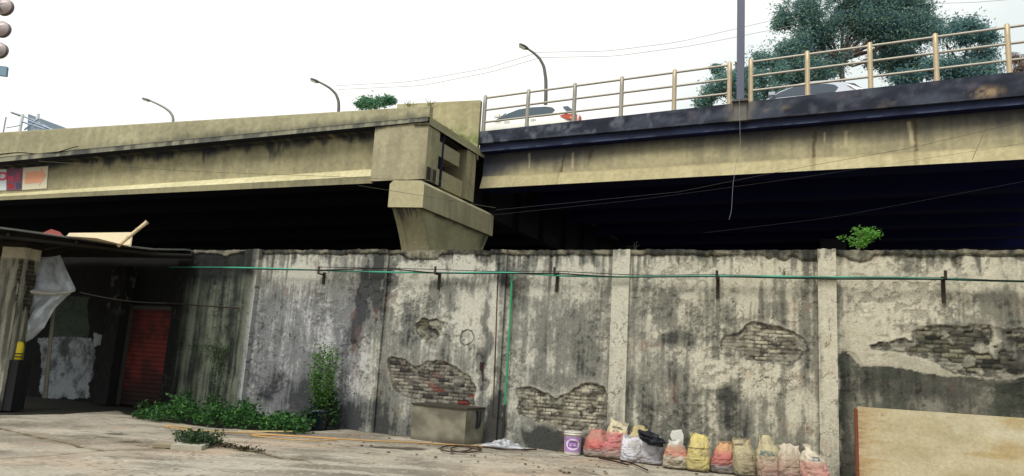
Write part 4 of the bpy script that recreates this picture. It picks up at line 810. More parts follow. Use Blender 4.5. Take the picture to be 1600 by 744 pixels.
sack('sack', 'tall khaki sack with a green-blue printed band, third from the right', 1188, 1227, 684, 752, marks(bands((0, S(120, 100, 96)), (.22, S(170, 128, 108)), (.48, S(180, 150, 118)), (.6, S(184, 170, 118)), (1, S(190, 176, 124))), [(-.75, .45, .56, .68, S(70, 104, 100), .36)]), 'open', -.12, .34, 10, tw=.62)
sack('sack', 'dusty pink-tan sack with open ragged mouth, second from the right', 1222, 1264, 698, 758, bands((0, S(110, 100, 96)), (.25, S(150, 112, 96)), (.5, S(176, 140, 116)), (.8, S(190, 172, 140)), (1, S(204, 186, 158))), 'open', -.12, .34, 11, tw=.8, tip=-.08)
sack('sack', 'pink and cream sack tied at the neck, rightmost of the row', 1260, 1300, 696, 764, marks(bands((0, S(150, 110, 100)), (.3, S(204, 134, 118)), (.56, S(206, 140, 124)), (.64, S(206, 190, 158)), (1, S(210, 198, 168))), [(-.1, .5, .62, .72, S(40, 46, 52), .0), (0, .4, .64, .70, S(170, 180, 180), .45)]), 'tied', -.22, .36, 12)
# white paper flap on torn sack, black bag on the yellow-topped sack
p0 = G(1052, 727)+np.array([0, .02, 0]); 
fl = [Q(x, y, p0[1]+.12) for x, y in ((1047, 680), (1050, 673), (1064, 671), (1068, 680), (1067, 700), (1060, 690), (1050, 688))]
m = MB(); m.prism(fl, (.01, .02, 0), S(214, 212, 204)); m.build('paper_bag', M_SACK, None, 'crumpled white paper bag stuck in the mouth of the torn orange sack', 'bag')
bgc = W.pt(W.hit(1017, 685, .62)[0], .62, W.hit(1017, 685, .62)[1])
def blob(c, rx, ry, rz, col, name, matl, label, cat, seed, rot=0.0, rough=.35):
    TH, T = np.meshgrid(np.linspace(0, 2*np.pi, 40, endpoint=False), np.linspace(0, np.pi, 26)); n_ = 1+rough*(fb(TH*1.9+seed, T*2.7, seed, 4, .6)-.5)*2
    n_ = n_*np.where(TH > 5.9, 1, 1); x = rx*np.sin(T)*np.cos(TH)*n_; y = ry*np.sin(T)*np.sin(TH)*n_; z = -rz*np.cos(T)*n_
    cr_, sr = math.cos(rot), math.sin(rot); P = np.stack([c[0]+x*cr_+z*sr, c[1]+y, c[2]-x*sr+z*cr_], -1); m = MB(); m.grid(P, col, True, True); return m.build(name, matl, None, label, cat)
blob(bgc, .21, .14, .085, S(20, 22, 34), 'plastic_bag', M_SACK, 'black plastic bag slumped on top of the white pair of sacks', 'bag', 801, .35, .75)
bgy = Q(1001, 676, G(1003, 716)[1]+.34); blob(bgy, .22, .13, .05, S(206, 186, 110), 'cloth_rag', M_SACK, 'yellow crumpled rag above the black bag against the wall', 'rag', 802, .45)
# clear plastic sheet heap and dark rag by the down pipe
c = G(788, 701); TH, T = np.meshgrid(np.linspace(0, 2*np.pi, 60, endpoint=False), np.linspace(0, 1, 20)); rr = T*(.36+.12*(fb(TH*2, T*0, 810)-.5)*2)
hh = .015+.16*(1-T)*(.4+fb(TH*2.5, T*6, 811, 4, .7)); P = np.stack([c[0]+rr*np.cos(TH)*1.2, c[1]+rr*np.sin(TH)*.55, hh], -1); n_ = fb(TH*4, T*9, 812)
m = MB(); m.grid(P, mix(np.broadcast_to(S(176, 178, 182), P.shape), np.broadcast_to(S(112, 114, 118), P.shape), ss(.4, .6, n_)), False, True); m.build('plastic_sheet', M_PLASTIC, None, 'crumpled grey-white plastic sheet on the ground below the green down pipe', 'plastic sheet')
blob(G(812, 692)+np.array([0, .1, .08]), .16, .12, .10, S(16, 17, 20), 'dark_rag', M_SACK, 'black rag lump against the wall right of the plastic sheet', 'rag', 813)
# ================================================================ BOARD AT RIGHT
ob_ = 1.0; a0, zb1 = W.hit(1339, 636, ob_); a0 = float(a0); zb1 = float(zb1); a1 = a0+2.9
_, zr = W.hit(1600, 654, ob_); aR = float(W.hit(1600, 654, ob_)[0]); zline = lambda a: zb1+(zr-zb1)*(a-a0)/(aR-a0)
brd = thing('board', W.pt((a0+a1)/2, ob_, 0), 'large cream-yellow board with worn brown rounded left edge leaning at the right', 'board')
ns, nz_ = 240, 110; U, Vv = np.meshgrid(np.linspace(0, 1, ns), np.linspace(0, 1, nz_)); Sx = a0+U*(a1-a0); zt_ = zline(Sx); 
cor = .05; dxl = Sx-a0; cut = np.where(dxl < cor, cor-np.sqrt(np.maximum(0, cor**2-(cor-dxl)**2)), 0); Zz = .02+Vv*(zt_-cut-.02)
n1 = fb(Sx*1.2, Zz*3, 820); n2 = fb(Sx*1.5, Zz*30, 821); c = mix(np.broadcast_to(S(172, 162, 132), Sx.shape+(3,)), np.broadcast_to(S(158, 148, 116), Sx.shape+(3,)), ss(.35, .65, n1))
c = mix(c, S(190, 184, 164), ss(.5, .7, fb(Sx*1.6, Zz*2, 822))*.5)
lw = ss(.55, .0, dxl+(n2-.5)*.55); c = mix(c, S(150, 120, 76), lw*.5); c = mix(c, S(120, 82, 44), ss(.28, .0, dxl+(n2-.5)*.4)*.6*ss(.45, .6, n2))
for (x, y, rx, ry) in ((1356, 722, 16, 12), (1545, 712, 40, 6), (1590, 660, 20, 12), (1580, 705, 30, 20)):
    a, b = W.hit(x, y, ob_); k = 10/1120.; q = np.hypot((Sx-a)/(rx*k), (Zz-b)/(ry*k))+(n2-.5); c = mix(c, S(150, 124, 70), (1-ss(.3, 1.2, q))*.5)
cr_ = np.abs(fb(Sx*1.4, Zz*5, 823, 5, .6)-.5); c = mix(c, S(120, 98, 62), (1-ss(.003, .01, cr_))*.45*ss(.5, .6, fb(Sx, Zz, 824)))
tilt = -.10*(Zz/1.2)
m = MB(); m.grid(W.pt(Sx, ob_+tilt+(n1-.5)*.01, Zz), c); m.grid(W.pt(Sx, ob_+tilt-.045, Zz), c*.6)
m.grid(np.stack([W.pt(Sx[-1], ob_+tilt[-1]+(n1[-1]-.5)*.01, Zz[-1]), W.pt(Sx[-1], ob_+tilt[-1]-.045, Zz[-1])]), S(214, 196, 150)); m.build('panel', M_WOOD, brd)
zz = np.linspace(.0, float(zb1)-.03, 30); m = MB(); P = W.pt(a0-.004, ob_-.10*(zz/1.2)-.02, zz); m.tube(P, .03, S(104, 56, 34), 8); m.build('edge_strip', M_WOOD, brd)
# ================================================================ LOOSE THINGS ON THE GROUND
def groundrun(name, pts, r, col, matl, label, cat, z=.02, flat=1, group=None, sm=3):
    P = np.array([G(x, y) for x, y in pts]); k = np.linspace(0, len(P)-1, len(P)*6); P = np.stack([np.interp(k, np.arange(len(P)), P[:, j]) for j in range(3)], -1)
    for _ in range(sm): P[1:-1] = (P[:-2]+P[1:-1]*2+P[2:])/4
    P[:, 2] = z+r; m = MB(); m.tube(P, r, col, 8); m.build(name, matl, None, label, cat, group)
BC = S(168, 138, 94)
groundrun('bamboo_strip', [(254, 668), (285, 670), (300, 672)], .014, BC, M_WOOD, 'short tan bamboo strip beside the weeds, leftmost of the strips', 'strip', group='tan bamboo strips lying on the yard')
groundrun('bamboo_strip', [(256, 669), (300, 676), (380, 679), (440, 683)], .012, BC, M_WOOD, 'long tan bamboo strip running right from the weed tuft', 'strip', group='tan bamboo strips lying on the yard')
groundrun('bamboo_strip', [(372, 677), (458, 677)], .012, S(214, 190, 140), M_WOOD, 'straight pale bamboo strip nearest the weeds', 'strip', group='tan bamboo strips lying on the yard')
groundrun('bamboo_strip', [(392, 683), (430, 683), (480, 686), (526, 689)], .015, S(186, 142, 90), M_WOOD, 'orange-tan bamboo strip with its right end before the pot', 'strip', group='tan bamboo strips lying on the yard')
groundrun('bamboo_strip', [(395, 684), (450, 690), (500, 692), (528, 690)], .012, BC, M_WOOD, 'curved bamboo strip lying nearest to the viewer', 'strip', group='tan bamboo strips lying on the yard')
groundrun('garden_hose', [(528, 689), (600, 693), (660, 695), (720, 699), (760, 701)], .014, S(160, 124, 70), M_PLASTIC, 'thin brown hose running in front of the cement tank', 'hose')
a = np.linspace(0, 2*np.pi*2, 40); cx_ = 716; pts = [(712+24*math.cos(t)+ (16 if t > 6.3 else 0), 704+5*math.sin(t)+(1 if t > 6.3 else 0)) for t in a]
groundrun('rubber_hose', pts+[(745, 700), (770, 702), (800, 706), (838, 705)], .013, S(58, 38, 24), M_PLASTIC, 'dark brown hose coiled on the ground before the cement tank', 'hose', sm=1)
groundrun('iron_bar', [(936, 719), (960, 724), (982, 730)], .014, S(52, 34, 28), M_RUST, 'rusty iron bar on the ground before the pink sack', 'bar', sm=0)
groundrun('iron_bar', [(962, 720), (990, 728), (1012, 738)], .012, S(52, 34, 28), M_RUST, 'rusty iron bar on the ground before the white pair of sacks', 'bar', sm=0)
t0 = G(283, 700); SL = Pl(G(250, 700)[:2], G(318, 703)[:2]); L_ = float(np.linalg.norm(G(318, 703)-G(250, 700)))
m = MB(); m.box(SL, L_*.3, L_, -.30, .12, .0, .07, S(160, 156, 140)); m.build('concrete_slab', M_CONC, None, 'small loose pale concrete slab beside the weed tuft on the yard', 'slab')
m = MB(); m.box(SL, -.2*L_, L_*.25, -.32, -.02, .0, .05, S(140, 130, 108)); m.build('concrete_slab', M_CONC, None, 'broken drain cover slab left of the pale loose slab', 'slab')
for i, (x, y) in enumerate(((600, 697), (640, 706), (570, 702))):
    pass
rk = random.Random(3); m = MB()
for i in range(70):
    x = rk.uniform(560, 1300); y = 672+(x-560)*.106+rk.uniform(8, 34)**1.0; g = G(x, y); r = rk.uniform(.008, .028)
    if y > 742: continue
    an = rk.uniform(0, 6.28); TH, T = np.meshgrid(np.linspace(0, 2*np.pi, 7, endpoint=False), np.linspace(.0, np.pi, 5)); nn = 1+.5*(fb(TH*2+i, T*2, 850)-.5)
    m.grid(np.stack([g[0]+r*nn*np.sin(T)*np.cos(TH+an)*1.3, g[1]+r*nn*np.sin(T)*np.sin(TH+an), g[2]+.01-r*.5*np.cos(T)], -1), S(90, 80, 64)*rk.uniform(.4, 1.5), False, True)
m.build('rubble', M_GROUND, kind='stuff', label='scattered small rubble and litter along the foot of the wall', cat='rubble')
# ================================================================ PLANTS
def leaves(mb, C, size, cols, rng, asp=.5, droop=0.0, up=0.0):
    """one bent leaf (2 quads) per centre"""
    n = len(C); d = rng.normal(size=(n, 3)); d[:, 2] = d[:, 2]*.6-droop+up; d /= np.linalg.norm(d, axis=1)[:, None]
    r = rng.normal(size=(n, 3)); s = np.cross(d, r); s /= np.linalg.norm(s, axis=1)[:, None]; nn = np.cross(d, s)
    L_ = size*(.6+.8*rng.random(n))[:, None]; w_ = L_*asp*.5
    a = C; b = C+d*L_*.5+s*w_+nn*L_*.08; c = C+d*L_; e = C+d*L_*.5-s*w_+nn*L_*.08
    V = np.stack([a, b, c, e], 1).reshape(-1, 3); Fs = np.arange(4*n).reshape(n, 4)
    k = rng.random(n); cc = cols[0][None]*(1-k[:, None])+cols[1][None]*k[:, None]; mb.raw(V, Fs, np.repeat(cc, 4, 0), False)
def clumps(rng, cs, n):
    out = []
    for (x, y, z, rx, ry, rz) in cs:
        v = rng.normal(size=(n, 3)); v /= np.linalg.norm(v, axis=1)[:, None]; r = rng.random(n)[:, None]**.45; out.append(np.array([x, y, z])+v*r*np.array([rx, ry, rz]))
    return np.concatenate(out)
def tree(name, label, px0, base_px, depth, crown, lean, cols, seed, nleaf, group=None, lsz=.30, gaps=True, trunk_r=.28, drp=.6, fk=55, sprd=.5, th0=.38):
    """crown: list of (px, py, rx_px, ry_px) masses at that depth"""
    rng = np.random.default_rng(seed); k = depth/F; bx = Q(px0, base_px, depth); t = thing(name, [bx[0], depth, 0], label, 'tree', group)
    topc = np.array([Q(c[0], c[1], depth) for c in crown]); mb = MB(); tips = []
    fork = Q(px0+lean, base_px-fk, depth); m_ = MB()
    P = np.array([[bx[0]-.3, depth, 0], [bx[0]-.1, depth, bx[2]*.5], bx, fork]); m_.tube(P, [trunk_r*1.5, trunk_r*1.2, trunk_r, trunk_r*.7], S(112, 96, 88), 8)
    for ci, (cx, cy, rx, ry) in enumerate(crown):
        c = Q(cx, cy, depth)+np.array([0, rng.uniform(-1, 1)*rx*k*.6, 0]); mid = (fork+c)/2+rng.normal(size=3)*.4; m_.tube([fork, mid, c], [trunk_r*.55, trunk_r*.34, trunk_r*.12], S(104, 90, 82), 6)
        nb = 16 if rx > 30 else 8
        for j in range(nb):
            v = rng.normal(size=3); v[2] *= .8; v /= np.linalg.norm(v); e = c+v*np.array([rx*k, rx*k*.8, ry*k])*rng.uniform(.45, 1.); 
            m_.tube([c*.7+mid*.3, (c+e)/2+rng.normal(size=3)*.15, e], [trunk_r*.14, trunk_r*.08, trunk_r*.03], S(96, 84, 78), 4, False); tips.append((e, c, rx*k))
    m_.build('trunk', M_WOOD, t)
    per = nleaf//len(tips); pts = []
    for e, c, r in tips:
        n = int(per*rng.uniform(.5, 1.4)); f = rng.random(n)[:, None]**.6; base = c*(1-f)+e*f; v = rng.normal(size=(n, 3))*np.array([.5, .5, .34])*r*sprd; base = base+v; base[:, 2] -= rng.random(n)**2*.6*drp; pts.append(base)
    Cc = np.concatenate(pts); n1 = vn(Cc[:, 0]*1.3, Cc[:, 2]*1.3+Cc[:, 1], seed); n2 = fb(Cc[:, 0]*.9+40, Cc[:, 2]*.9, seed+3, 4, .6); Cc = Cc[rng.random(len(Cc)) < (.10+1.0*ss(th0, th0+.14, n2))*(.4+.9*ss(.25, .6, n1))]
    sel = rng.random(len(Cc)) < .5; leaves(mb, Cc[sel], lsz, (cols[0], cols[1]), rng, .34, drp); leaves(mb, Cc[~sel], lsz*.8, (cols[1], cols[2]), rng, .34, drp)
    mb.build('crown', M_LEAF, t); return t
TC = (S(84, 122, 134), S(112, 148, 146), S(154, 180, 140))  # tree leaf colours here and below carry painted haze, lighter and teal
tree('tall_tree', 'tall wispy blue-green tree rising beyond the right flyover span', 1318, 150, 44, [(1260, 20, 48, 46), (1232, 75, 32, 36), (1310, -20, 52, 45), (1330, 45, 50, 38), (1290, 90, 40, 24), (1390, 10, 52, 46), (1425, 50, 38, 40), (1350, -80, 70, 50), (1400, 78, 34, 26), (1220, 28, 20, 26), (1262, 118, 40, 14), (1440, 8, 20, 30), (1350, 10, 40, 40), (1372, 92, 20, 10), (1285, 50, 44, 34), (1365, -30, 60, 40), (1375, 45, 36, 30), (1240, 105, 36, 24), (1425, 92, 36, 24), (1455, 55, 22, 30), (1310, 20, 46, 36)], -4, TC, 11, 210000, lsz=.21, sprd=.62, trunk_r=.2)
tree('leafy_tree', 'lower rounded tree at the far right beyond the railing', 1500, 160, 40, [(1500, 55, 34, 32), (1535, 85, 30, 30), (1480, 95, 26, 28), (1440, 108, 30, 18), (1520, 115, 40, 14), (1545, 50, 18, 16), (1405, 120, 24, 10)], 4, (S(80, 120, 136), S(106, 146, 148), S(140, 170, 142)), 12, 52000, lsz=.21, sprd=.62, trunk_r=.15)
tree('feathery_tree', 'feathery tree left of the tall tree, behind the steel mast', 1150, 190, 42, [(1195, 92, 26, 22), (1140, 132, 34, 22), (1110, 142, 22, 16), (1185, 120, 24, 22), (1122, 104, 8, 9), (1215, 110, 20, 24), (1100, 156, 14, 10), (1170, 152, 30, 12), (1205, 140, 30, 20), (1160, 110, 20, 16)], 3, (S(86, 126, 134), S(114, 152, 146), S(150, 178, 146)), 13, 38000, lsz=.21, sprd=.62, trunk_r=.15)
tree('bare_tree', 'small reddish-grey thin tree at the right picture edge', 1596, 150, 46, [(1592, 88, 14, 12), (1610, 95, 20, 18), (1590, 108, 12, 10)], 2, (S(130, 110, 110), S(150, 128, 120), S(110, 110, 96)), 14, 1800, lsz=.2)
tree('small_tree', 'small round green treetop showing above the left parapet', 588, 190, 38, [(572, 157, 13, 9), (592, 156, 14, 9), (610, 157, 11, 7), (585, 164, 26, 6), (565, 163, 10, 5)], 0, (S(60, 112, 88), S(96, 146, 112), S(130, 170, 130)), 15, 6000, th0=.1, lsz=.17, trunk_r=.07, drp=.1, fk=22, sprd=.55)
def weeds(name, pts_px, zmax, nst, cols, seed, label, cat, kind, size=.07, leafn=14, spread=.15, o=None, group=None):
    rng = np.random.default_rng(seed); mb = MB(); Cc = []
    for i in range(nst):
        x, y = pts_px(rng); g = G(x, y); h = zmax(x)*rng.uniform(.35, 1); n = int(leafn*rng.uniform(.6, 1.4)); f = rng.random(n)**.7
        ln = rng.normal(size=2)*.25*h; P = np.stack([g[0]+ln[0]*f+rng.normal(size=n)*spread*.5, g[1]+ln[1]*f+rng.normal(size=n)*spread*.5, f*h+.02], -1); Cc.append(P)
        mb.tube([g, g+np.array([ln[0]*.5, ln[1]*.5, h*.5]), g+np.array([ln[0], ln[1], h])], .004, cols[0], 3, False)
    C_ = np.concatenate(Cc); leaves(mb, C_, size, (cols[0], cols[1]), rng, .6, .0, .15); leaves(mb, C_[::3]+rng.normal(size=C_[::3].shape)*.04, size*.8, (cols[1], cols[2]), rng, .5, 0, .2)
    return mb.build(name, M_LEAF, None, label, cat, group, kind)
GR = (S(24, 54, 24), S(52, 100, 42), S(100, 150, 60))
weeds('ground_weeds', lambda r: ((lambda x: (x, 646+(x-215)*.085+r.uniform(-6, 12)))(r.uniform(215, 476))), lambda x: (.60 if 270 < x < 352 else (.22 if x < 250 else (.38 if x < 400 else .28)))*(.35+1.1*float(vn(np.array(x*.045), np.array(1.), 9))), 215, GR, 21, 'thick low green weeds at the foot of the dark wall bay and behind the strips', 'weeds', 'stuff', .085, 16, .16)
weeds('grass_tuft', lambda r: (r.normal(306, 13), r.uniform(692, 701)), lambda x: .2, 100, (S(36, 52, 34), S(60, 84, 48), S(90, 110, 66)), 22, 'small dark green weed tuft growing from the slab joint beside the loose slabs', 'weed', None, .06, 14, .08)
weeds('dry_grass', lambda r: ((lambda t: (328+80*t+r.normal()*3, 693+15*t+r.normal()*1.6))(r.random())), lambda x: .03, 45, (S(48, 42, 28), S(72, 64, 42), S(62, 64, 38)), 23, 'dry brown grass along the joint in the concrete yard', 'grass', 'stuff', .04, 8, .07)
# pot with a tall bush
pb = G(497, 671)+np.array([0, .1, 0])
pot = thing('plant_pot', pb, 'dark blue-black plastic pot at the wall under the tall bush', 'pot')
m = MB(); m.grid(np.array([ringz(pb, r, z) for r, z in ((.14, 0), (.15, .01), (.19, .34), (.205, .345), (.205, .38), (.185, .38), (.18, .30))]), S(34, 44, 58), True, True); m.build('tub', M_PLASTIC, pot)
m = MB(); m.grid(np.array([ringz(pb, r, z) for r, z in ((.183, .31), (.1, .32), (.002, .325))]), S(40, 32, 24), True, True); m.build('soil', M_GROUND, pot)
bush = thing('tall_bush', pb+np.array([0, 0, .32]), 'tall fine-leaved green bush standing in the dark pot against the grey wall', 'bush'); rng = np.random.default_rng(31)
ms, ml = MB(), MB(); C_ = []
for i in range(26):
    ang = rng.uniform(0, 6.28); sp = rng.uniform(.02, .34); hh = rng.uniform(.5, 1.2) if i > 8 else rng.uniform(1.1, 1.5); b = pb+np.array([0, 0, .3])
    tp = b+np.array([math.cos(ang)*sp+rng.uniform(-.12, .1), math.sin(ang)*sp*.7-.05, hh]); md = (b+tp)/2+np.array([math.cos(ang), math.sin(ang), 0])*.08; ms.tube([b, md, tp], [.008, .006, .002], S(60, 80, 40), 4, False)
    n = 90; f = rng.random(n)[:, None]**.8; C_.append(b*(1-f)+tp*f+4*f*(1-f)*(md-(b+tp)/2)+rng.normal(size=(n, 3))*np.array([.06, .06, .05]))
C_ = np.concatenate(C_); C_ = C_[C_[:, 1] < W.pt(0, 0, 0)[1]+30]; leaves(ml, C_, .062, (S(44, 84, 36), S(84, 128, 54)), rng, .35, 0, .3); leaves(ml, C_[::3], .06, (S(84, 128, 54), S(130, 164, 84)), rng, .3, 0, .4)
ms.build('stems', M_WOOD, bush); ml.build('foliage', M_LEAF, bush)
low = thing('broadleaf_shrub', pb+np.array([.1, -.1, 0]), 'dark shadowy shrub crowding the foot of the pot', 'shrub'); ml = MB(); C_ = clumps(rng, [(pb[0]+.05, pb[1]-.02, .55, .3, .22, .3), (pb[0]-.12, pb[1]-.1, .25, .3, .18, .2), (pb[0]+.22, pb[1], .3, .2, .15, .3)], 500); C_ = C_[C_[:, 2] > .02]
leaves(ml, C_, .07, (S(22, 44, 26), S(48, 88, 40)), rng, .5); ml.build('foliage', M_LEAF, low); m = MB(); 
for q in range(7): m.tube([low['_b'], np.array(low['_b'])+rng.normal(size=3)*np.array([.12, .08, 0])+np.array([0, 0, .5])], [.01, .004], S(50, 44, 30), 4, False)
m.build('stems', M_WOOD, low)
# creeper on the dark bay
a, z = W.hit(338, 520, .04); a, z = float(a), float(z); cr = thing('creeper', W.pt(a, .03, z-.6), 'thin green creeper climbing the dark wall bay right of the shutter', 'creeper')
m = MB(); C_ = []
for (x0, y0, x1, y1) in ((338, 640, 345, 510), (345, 560, 322, 545), (345, 545, 290, 540), (340, 580, 355, 540)):
    p0 = W.pt(W.hit(x0, y0, .04)[0], .04, W.hit(x0, y0, .04)[1]); p1 = W.pt(W.hit(x1, y1, .04)[0], .04, W.hit(x1, y1, .04)[1]); m.tube([p0, (p0+p1)/2+[0, 0, .03], p1], .006, S(50, 50, 34), 4, False)
    n = 90; f = rng.random(n)[:, None]; C_.append(p0*(1-f)+p1*f+rng.normal(size=(n, 3))*np.array([.11, .02, .12]))
m.build('stem', M_WOOD, cr); m = MB(); C_ = np.concatenate(C_); oo = (C_-W.O) @ W.n; C_ += W.n*(np.maximum(.03, oo)-oo)[:, None]; leaves(m, C_, .055, (S(38, 70, 30), S(72, 110, 46)), rng, .5); m.build('foliage', M_LEAF, cr)
# sapling on the coping
a = float(W.hit(1342, 390)[0]); zb_ = float(WT(a))-.02; sp = thing('sapling', W.pt(a, -.08, zb_), 'bright green feathery sapling growing out of the wall coping at right', 'sapling'); B = W.pt(a, -.08, zb_)
ms, ml = MB(), MB(); C_ = []; rng = np.random.default_rng(41)
for i in range(15):
    ex = rng.uniform(-.40, .36); hz = .44-abs(ex)*.35+rng.uniform(-.10, .06); tp = B+np.array([ex, rng.uniform(-.2, .2), hz]); md = B+np.array([ex*.35, 0, hz*.8]); ms.tube([B, md, tp], [.008, .005, .002], S(90, 100, 60), 4, False)
    n = 60; f = rng.random(n)[:, None]*.75+.25; q = (1-f)**2*B+2*f*(1-f)*md+f**2*tp; C_.append(q+rng.normal(size=(n, 3))*np.array([.03, .05, .018]))
leaves(ml, np.concatenate(C_), .05, (S(70, 132, 44), S(120, 176, 70)), rng, .4); ms.build('stems', M_WOOD, sp); ml.build('foliage', M_LEAF, sp)
a = float(W.hit(992, 390)[0]); 
for i in (0,):
    B = W.pt(a, -.03, float(WT(a))-.02); m = MB(); [m.tube([B, B+np.array([dx*.4, 0, .10]), B+np.array([dx, 0, hz])], .005, S(36, 36, 28), 4, False) for dx, hz in ((-.02, .17), (.03, .2), (.08, .12), (-.07, .1))]
    m.build('dry_twig', M_WOOD, None, 'dry dark twig sprouting from the coping beside the pale pillar', 'twig')
# weeds on the deck at the span end
rng = np.random.default_rng(51)
for (x0, x1, oo, hh, lab) in ((636, 736, -.9, .28, 'green moss and grass on the open deck end before the rear upstand'), ):
    n = 2600; f = rng.random(n); o_ = -.35+(EO+.5+.0)*rng.random(n)**.8; s_ = LS(o_)-.1-rng.random(n)**1.5*2.2; C_ = LP.pt(s_, o_, zT+.01+rng.random(n)**2*hh*(.4+.6*(o_ < -2)))
    m = MB(); leaves(m, C_, .07, (S(88, 104, 48), S(130, 140, 72)), rng, .25, 0, .8); m.build('deck_grass', M_LEAF, None, lab, 'grass', None, 'stuff')
for i, (x, lab) in enumerate(((640, 'sparse weed sprouting on the parapet end of the left span'), (672, 'dry stalks on the corner of the left span'))):
    p = LP.pt(*LP.hit(x, 168, -.1)[:1], -.1, float(Ztop(sE-.4))-.01); m = MB(); C_ = p+rng.normal(size=(70, 3))*np.array([.10, .05, .06])+np.array([0, 0, .10])
    m.tube([p-[0, 0, .02], p+[0, 0, .30]], .008, S(120, 116, 80), 4)
    for q in range(9): m.tube([p+[0, 0, .02*q], p+[rng.uniform(-.3, .3), 0, rng.uniform(.12, .34)]], .006, S(120, 116, 80), 3, False)
    leaves(m, C_, .06, (S(110, 124, 76), S(150, 156, 100)), rng, .4); m.build('parapet_weed', M_LEAF, None, lab, 'weed')
# ================================================================ CARS ON THE FLYOVER
def car(label, s_rear, o_near, z0, L_, H_, Wd, paint, glass, lamps=True, hide=None):
    """forward is towards -s; local x from the rear bumper, profile in side view"""
    sc = L_/4.2; hsx = H_/1.56
    g = lambda x, y, z: RP.pt(s_rear-x*sc, o_near-y, z0(s_rear-x*sc)+z*hsx if callable(z0) else z0+z*hsx)
    t = thing('parked_car', g(2.1, Wd/2, 0), label, 'car')
    low = [(.06, .45), (.0, .62), (.03, .95), (.10, 1.02), (.9, 1.00), (2.2, .98), (3.0, .95), (3.7, .84), (4.1, .70), (4.2, .50), (4.14, .30), (3.8, .25), (.3, .28)]
    gr = [(.10, 1.02), (.42, 1.42), (.62, 1.50), (1.1, 1.55), (1.7, 1.56), (2.15, 1.50), (2.6, 1.33), (3.05, .98)]
    def yin(z): return .0 if z < .98 else (z-.98)*.36
    m = MB(); nx = 60
    def prof(pts, x): return np.interp(x, [p[0] for p in pts], [p[1] for p in pts])
    xs = np.concatenate([[0.0, .02, .05, .08], np.linspace(.12, 4.1, nx), [4.15, 4.18, 4.2]]); upx = [(0, .62), (.03, .95), (.10, 1.02), (.9, 1.0), (2.2, .98), (3.0, .95), (3.7, .84), (4.1, .70), (4.2, .50)]; lox = [(0, .6), (.06, .45), (.3, .28), (3.8, .25), (4.14, .3), (4.2, .48)]
    rows_ = []
    for x in xs:
        zl, zh = prof(lox, x), prof(upx, x); edge = .14*(1-ss(0, .5, np.array(x)))+.16*ss(3.5, 4.2, np.array(x)); e = float(edge)
        ring_ = [(e+.03, zl), (e, zl+.08), (e-.0, (zl+zh)/2), (e+.02, zh-.06), (e+.08, zh), (Wd/2, zh+.02), (Wd-e-.08, zh), (Wd-e-.02, zh-.06), (Wd-e, (zl+zh)/2), (Wd-e, zl+.08), (Wd-e-.03, zl)]
        rows_.append([g(x, y, z) for y, z in ring_])
    m.grid(np.array(rows_), paint, True, True)
    xs2 = np.linspace(.10, 3.05, 40); rows_ = []
    for x in xs2:
        zt_ = prof(gr, x); zb_ = prof(upx, x)-.01; i = yin(zt_)+.02
        rows_.append([g(x, .06, zb_), g(x, .06+(i)*.55, zb_+(zt_-zb_)*.5), g(x, .06+i, zt_-.05*min(1, (zt_-zb_)*4)), g(x, .14+i, zt_), g(x, Wd/2, zt_+.015), g(x, Wd-.14-i, zt_), g(x, Wd-.06-i, zt_-.05*min(1, (zt_-zb_)*4)), g(x, Wd-.06-(i)*.55, zb_+(zt_-zb_)*.5), g(x, Wd-.06, zb_)])
    m.grid(np.array(rows_), paint, True); m.build('body', M_PAINT, t)
    def win(poly, name='side_window'):
        for sd in (0, 1):
            P = []
            for x, z in poly:
                zt_ = prof(gr, x); zb_ = prof(upx, x); f = (z-zb_)/max(.05, zt_-zb_); i = (yin(zt_)+.02)
                y = .06+i*1.1*f-.012; y = y if sd == 0 else Wd-y; P.append(g(x, y, z))
            mm = MB(); n_ = len(P); c_ = np.mean(P, 0); mm.raw(np.concatenate([P, c_[None]]), [[i_, (i_+1) % n_, n_, n_] for i_ in range(n_)], glass); mm.build(name, M_GLASS, t)
    win([(2.95, 1.0), (2.58, 1.26), (2.2, 1.43), (1.82, 1.48), (1.82, 1.03)]); win([(1.78, 1.03), (1.78, 1.48), (1.2, 1.46), (.95, 1.38), (.84, 1.24), (.95, 1.05)])
    mm = MB(); P = [g(.095, .22, 1.06), g(.095, Wd-.22, 1.06), g(.385, Wd-.30, 1.40), g(.385, .30, 1.40)]; P = np.array(P)+RP.u*.03; mm.raw(P, [[0, 1, 2, 3]], glass*1.4); mm.build('rear_window', M_GLASS, t)
    mm = MB(); P = [g(.12, .075, 1.07), g(.40, .17, 1.36), g(.60, .16, 1.36), g(.34, .075, 1.07)]; P = np.array(P)+RP.n*.012; mm.raw(P, [[0, 1, 2, 3]], glass*1.4); mm.build('quarter_window', M_GLASS, t)
    mm = MB(); P = [g(3.02, .2, 1.0), g(3.02, Wd-.2, 1.0), g(2.66, Wd-.3, 1.32), g(2.66, .3, 1.32)]; P = np.array(P)-RP.u*.03+np.array([0, 0, .02]); mm.raw(P, [[3, 2, 1, 0]], glass); mm.build('windscreen', M_GLASS, t)
    for x in (1.45, 2.4):
        mm = MB(); a_ = g(x, -.02, .86); b_ = g(x+.2, -.02, .86); mm.tube([a_, b_], .014, paint*.5); mm.build('door_handle', M_METAL, t)
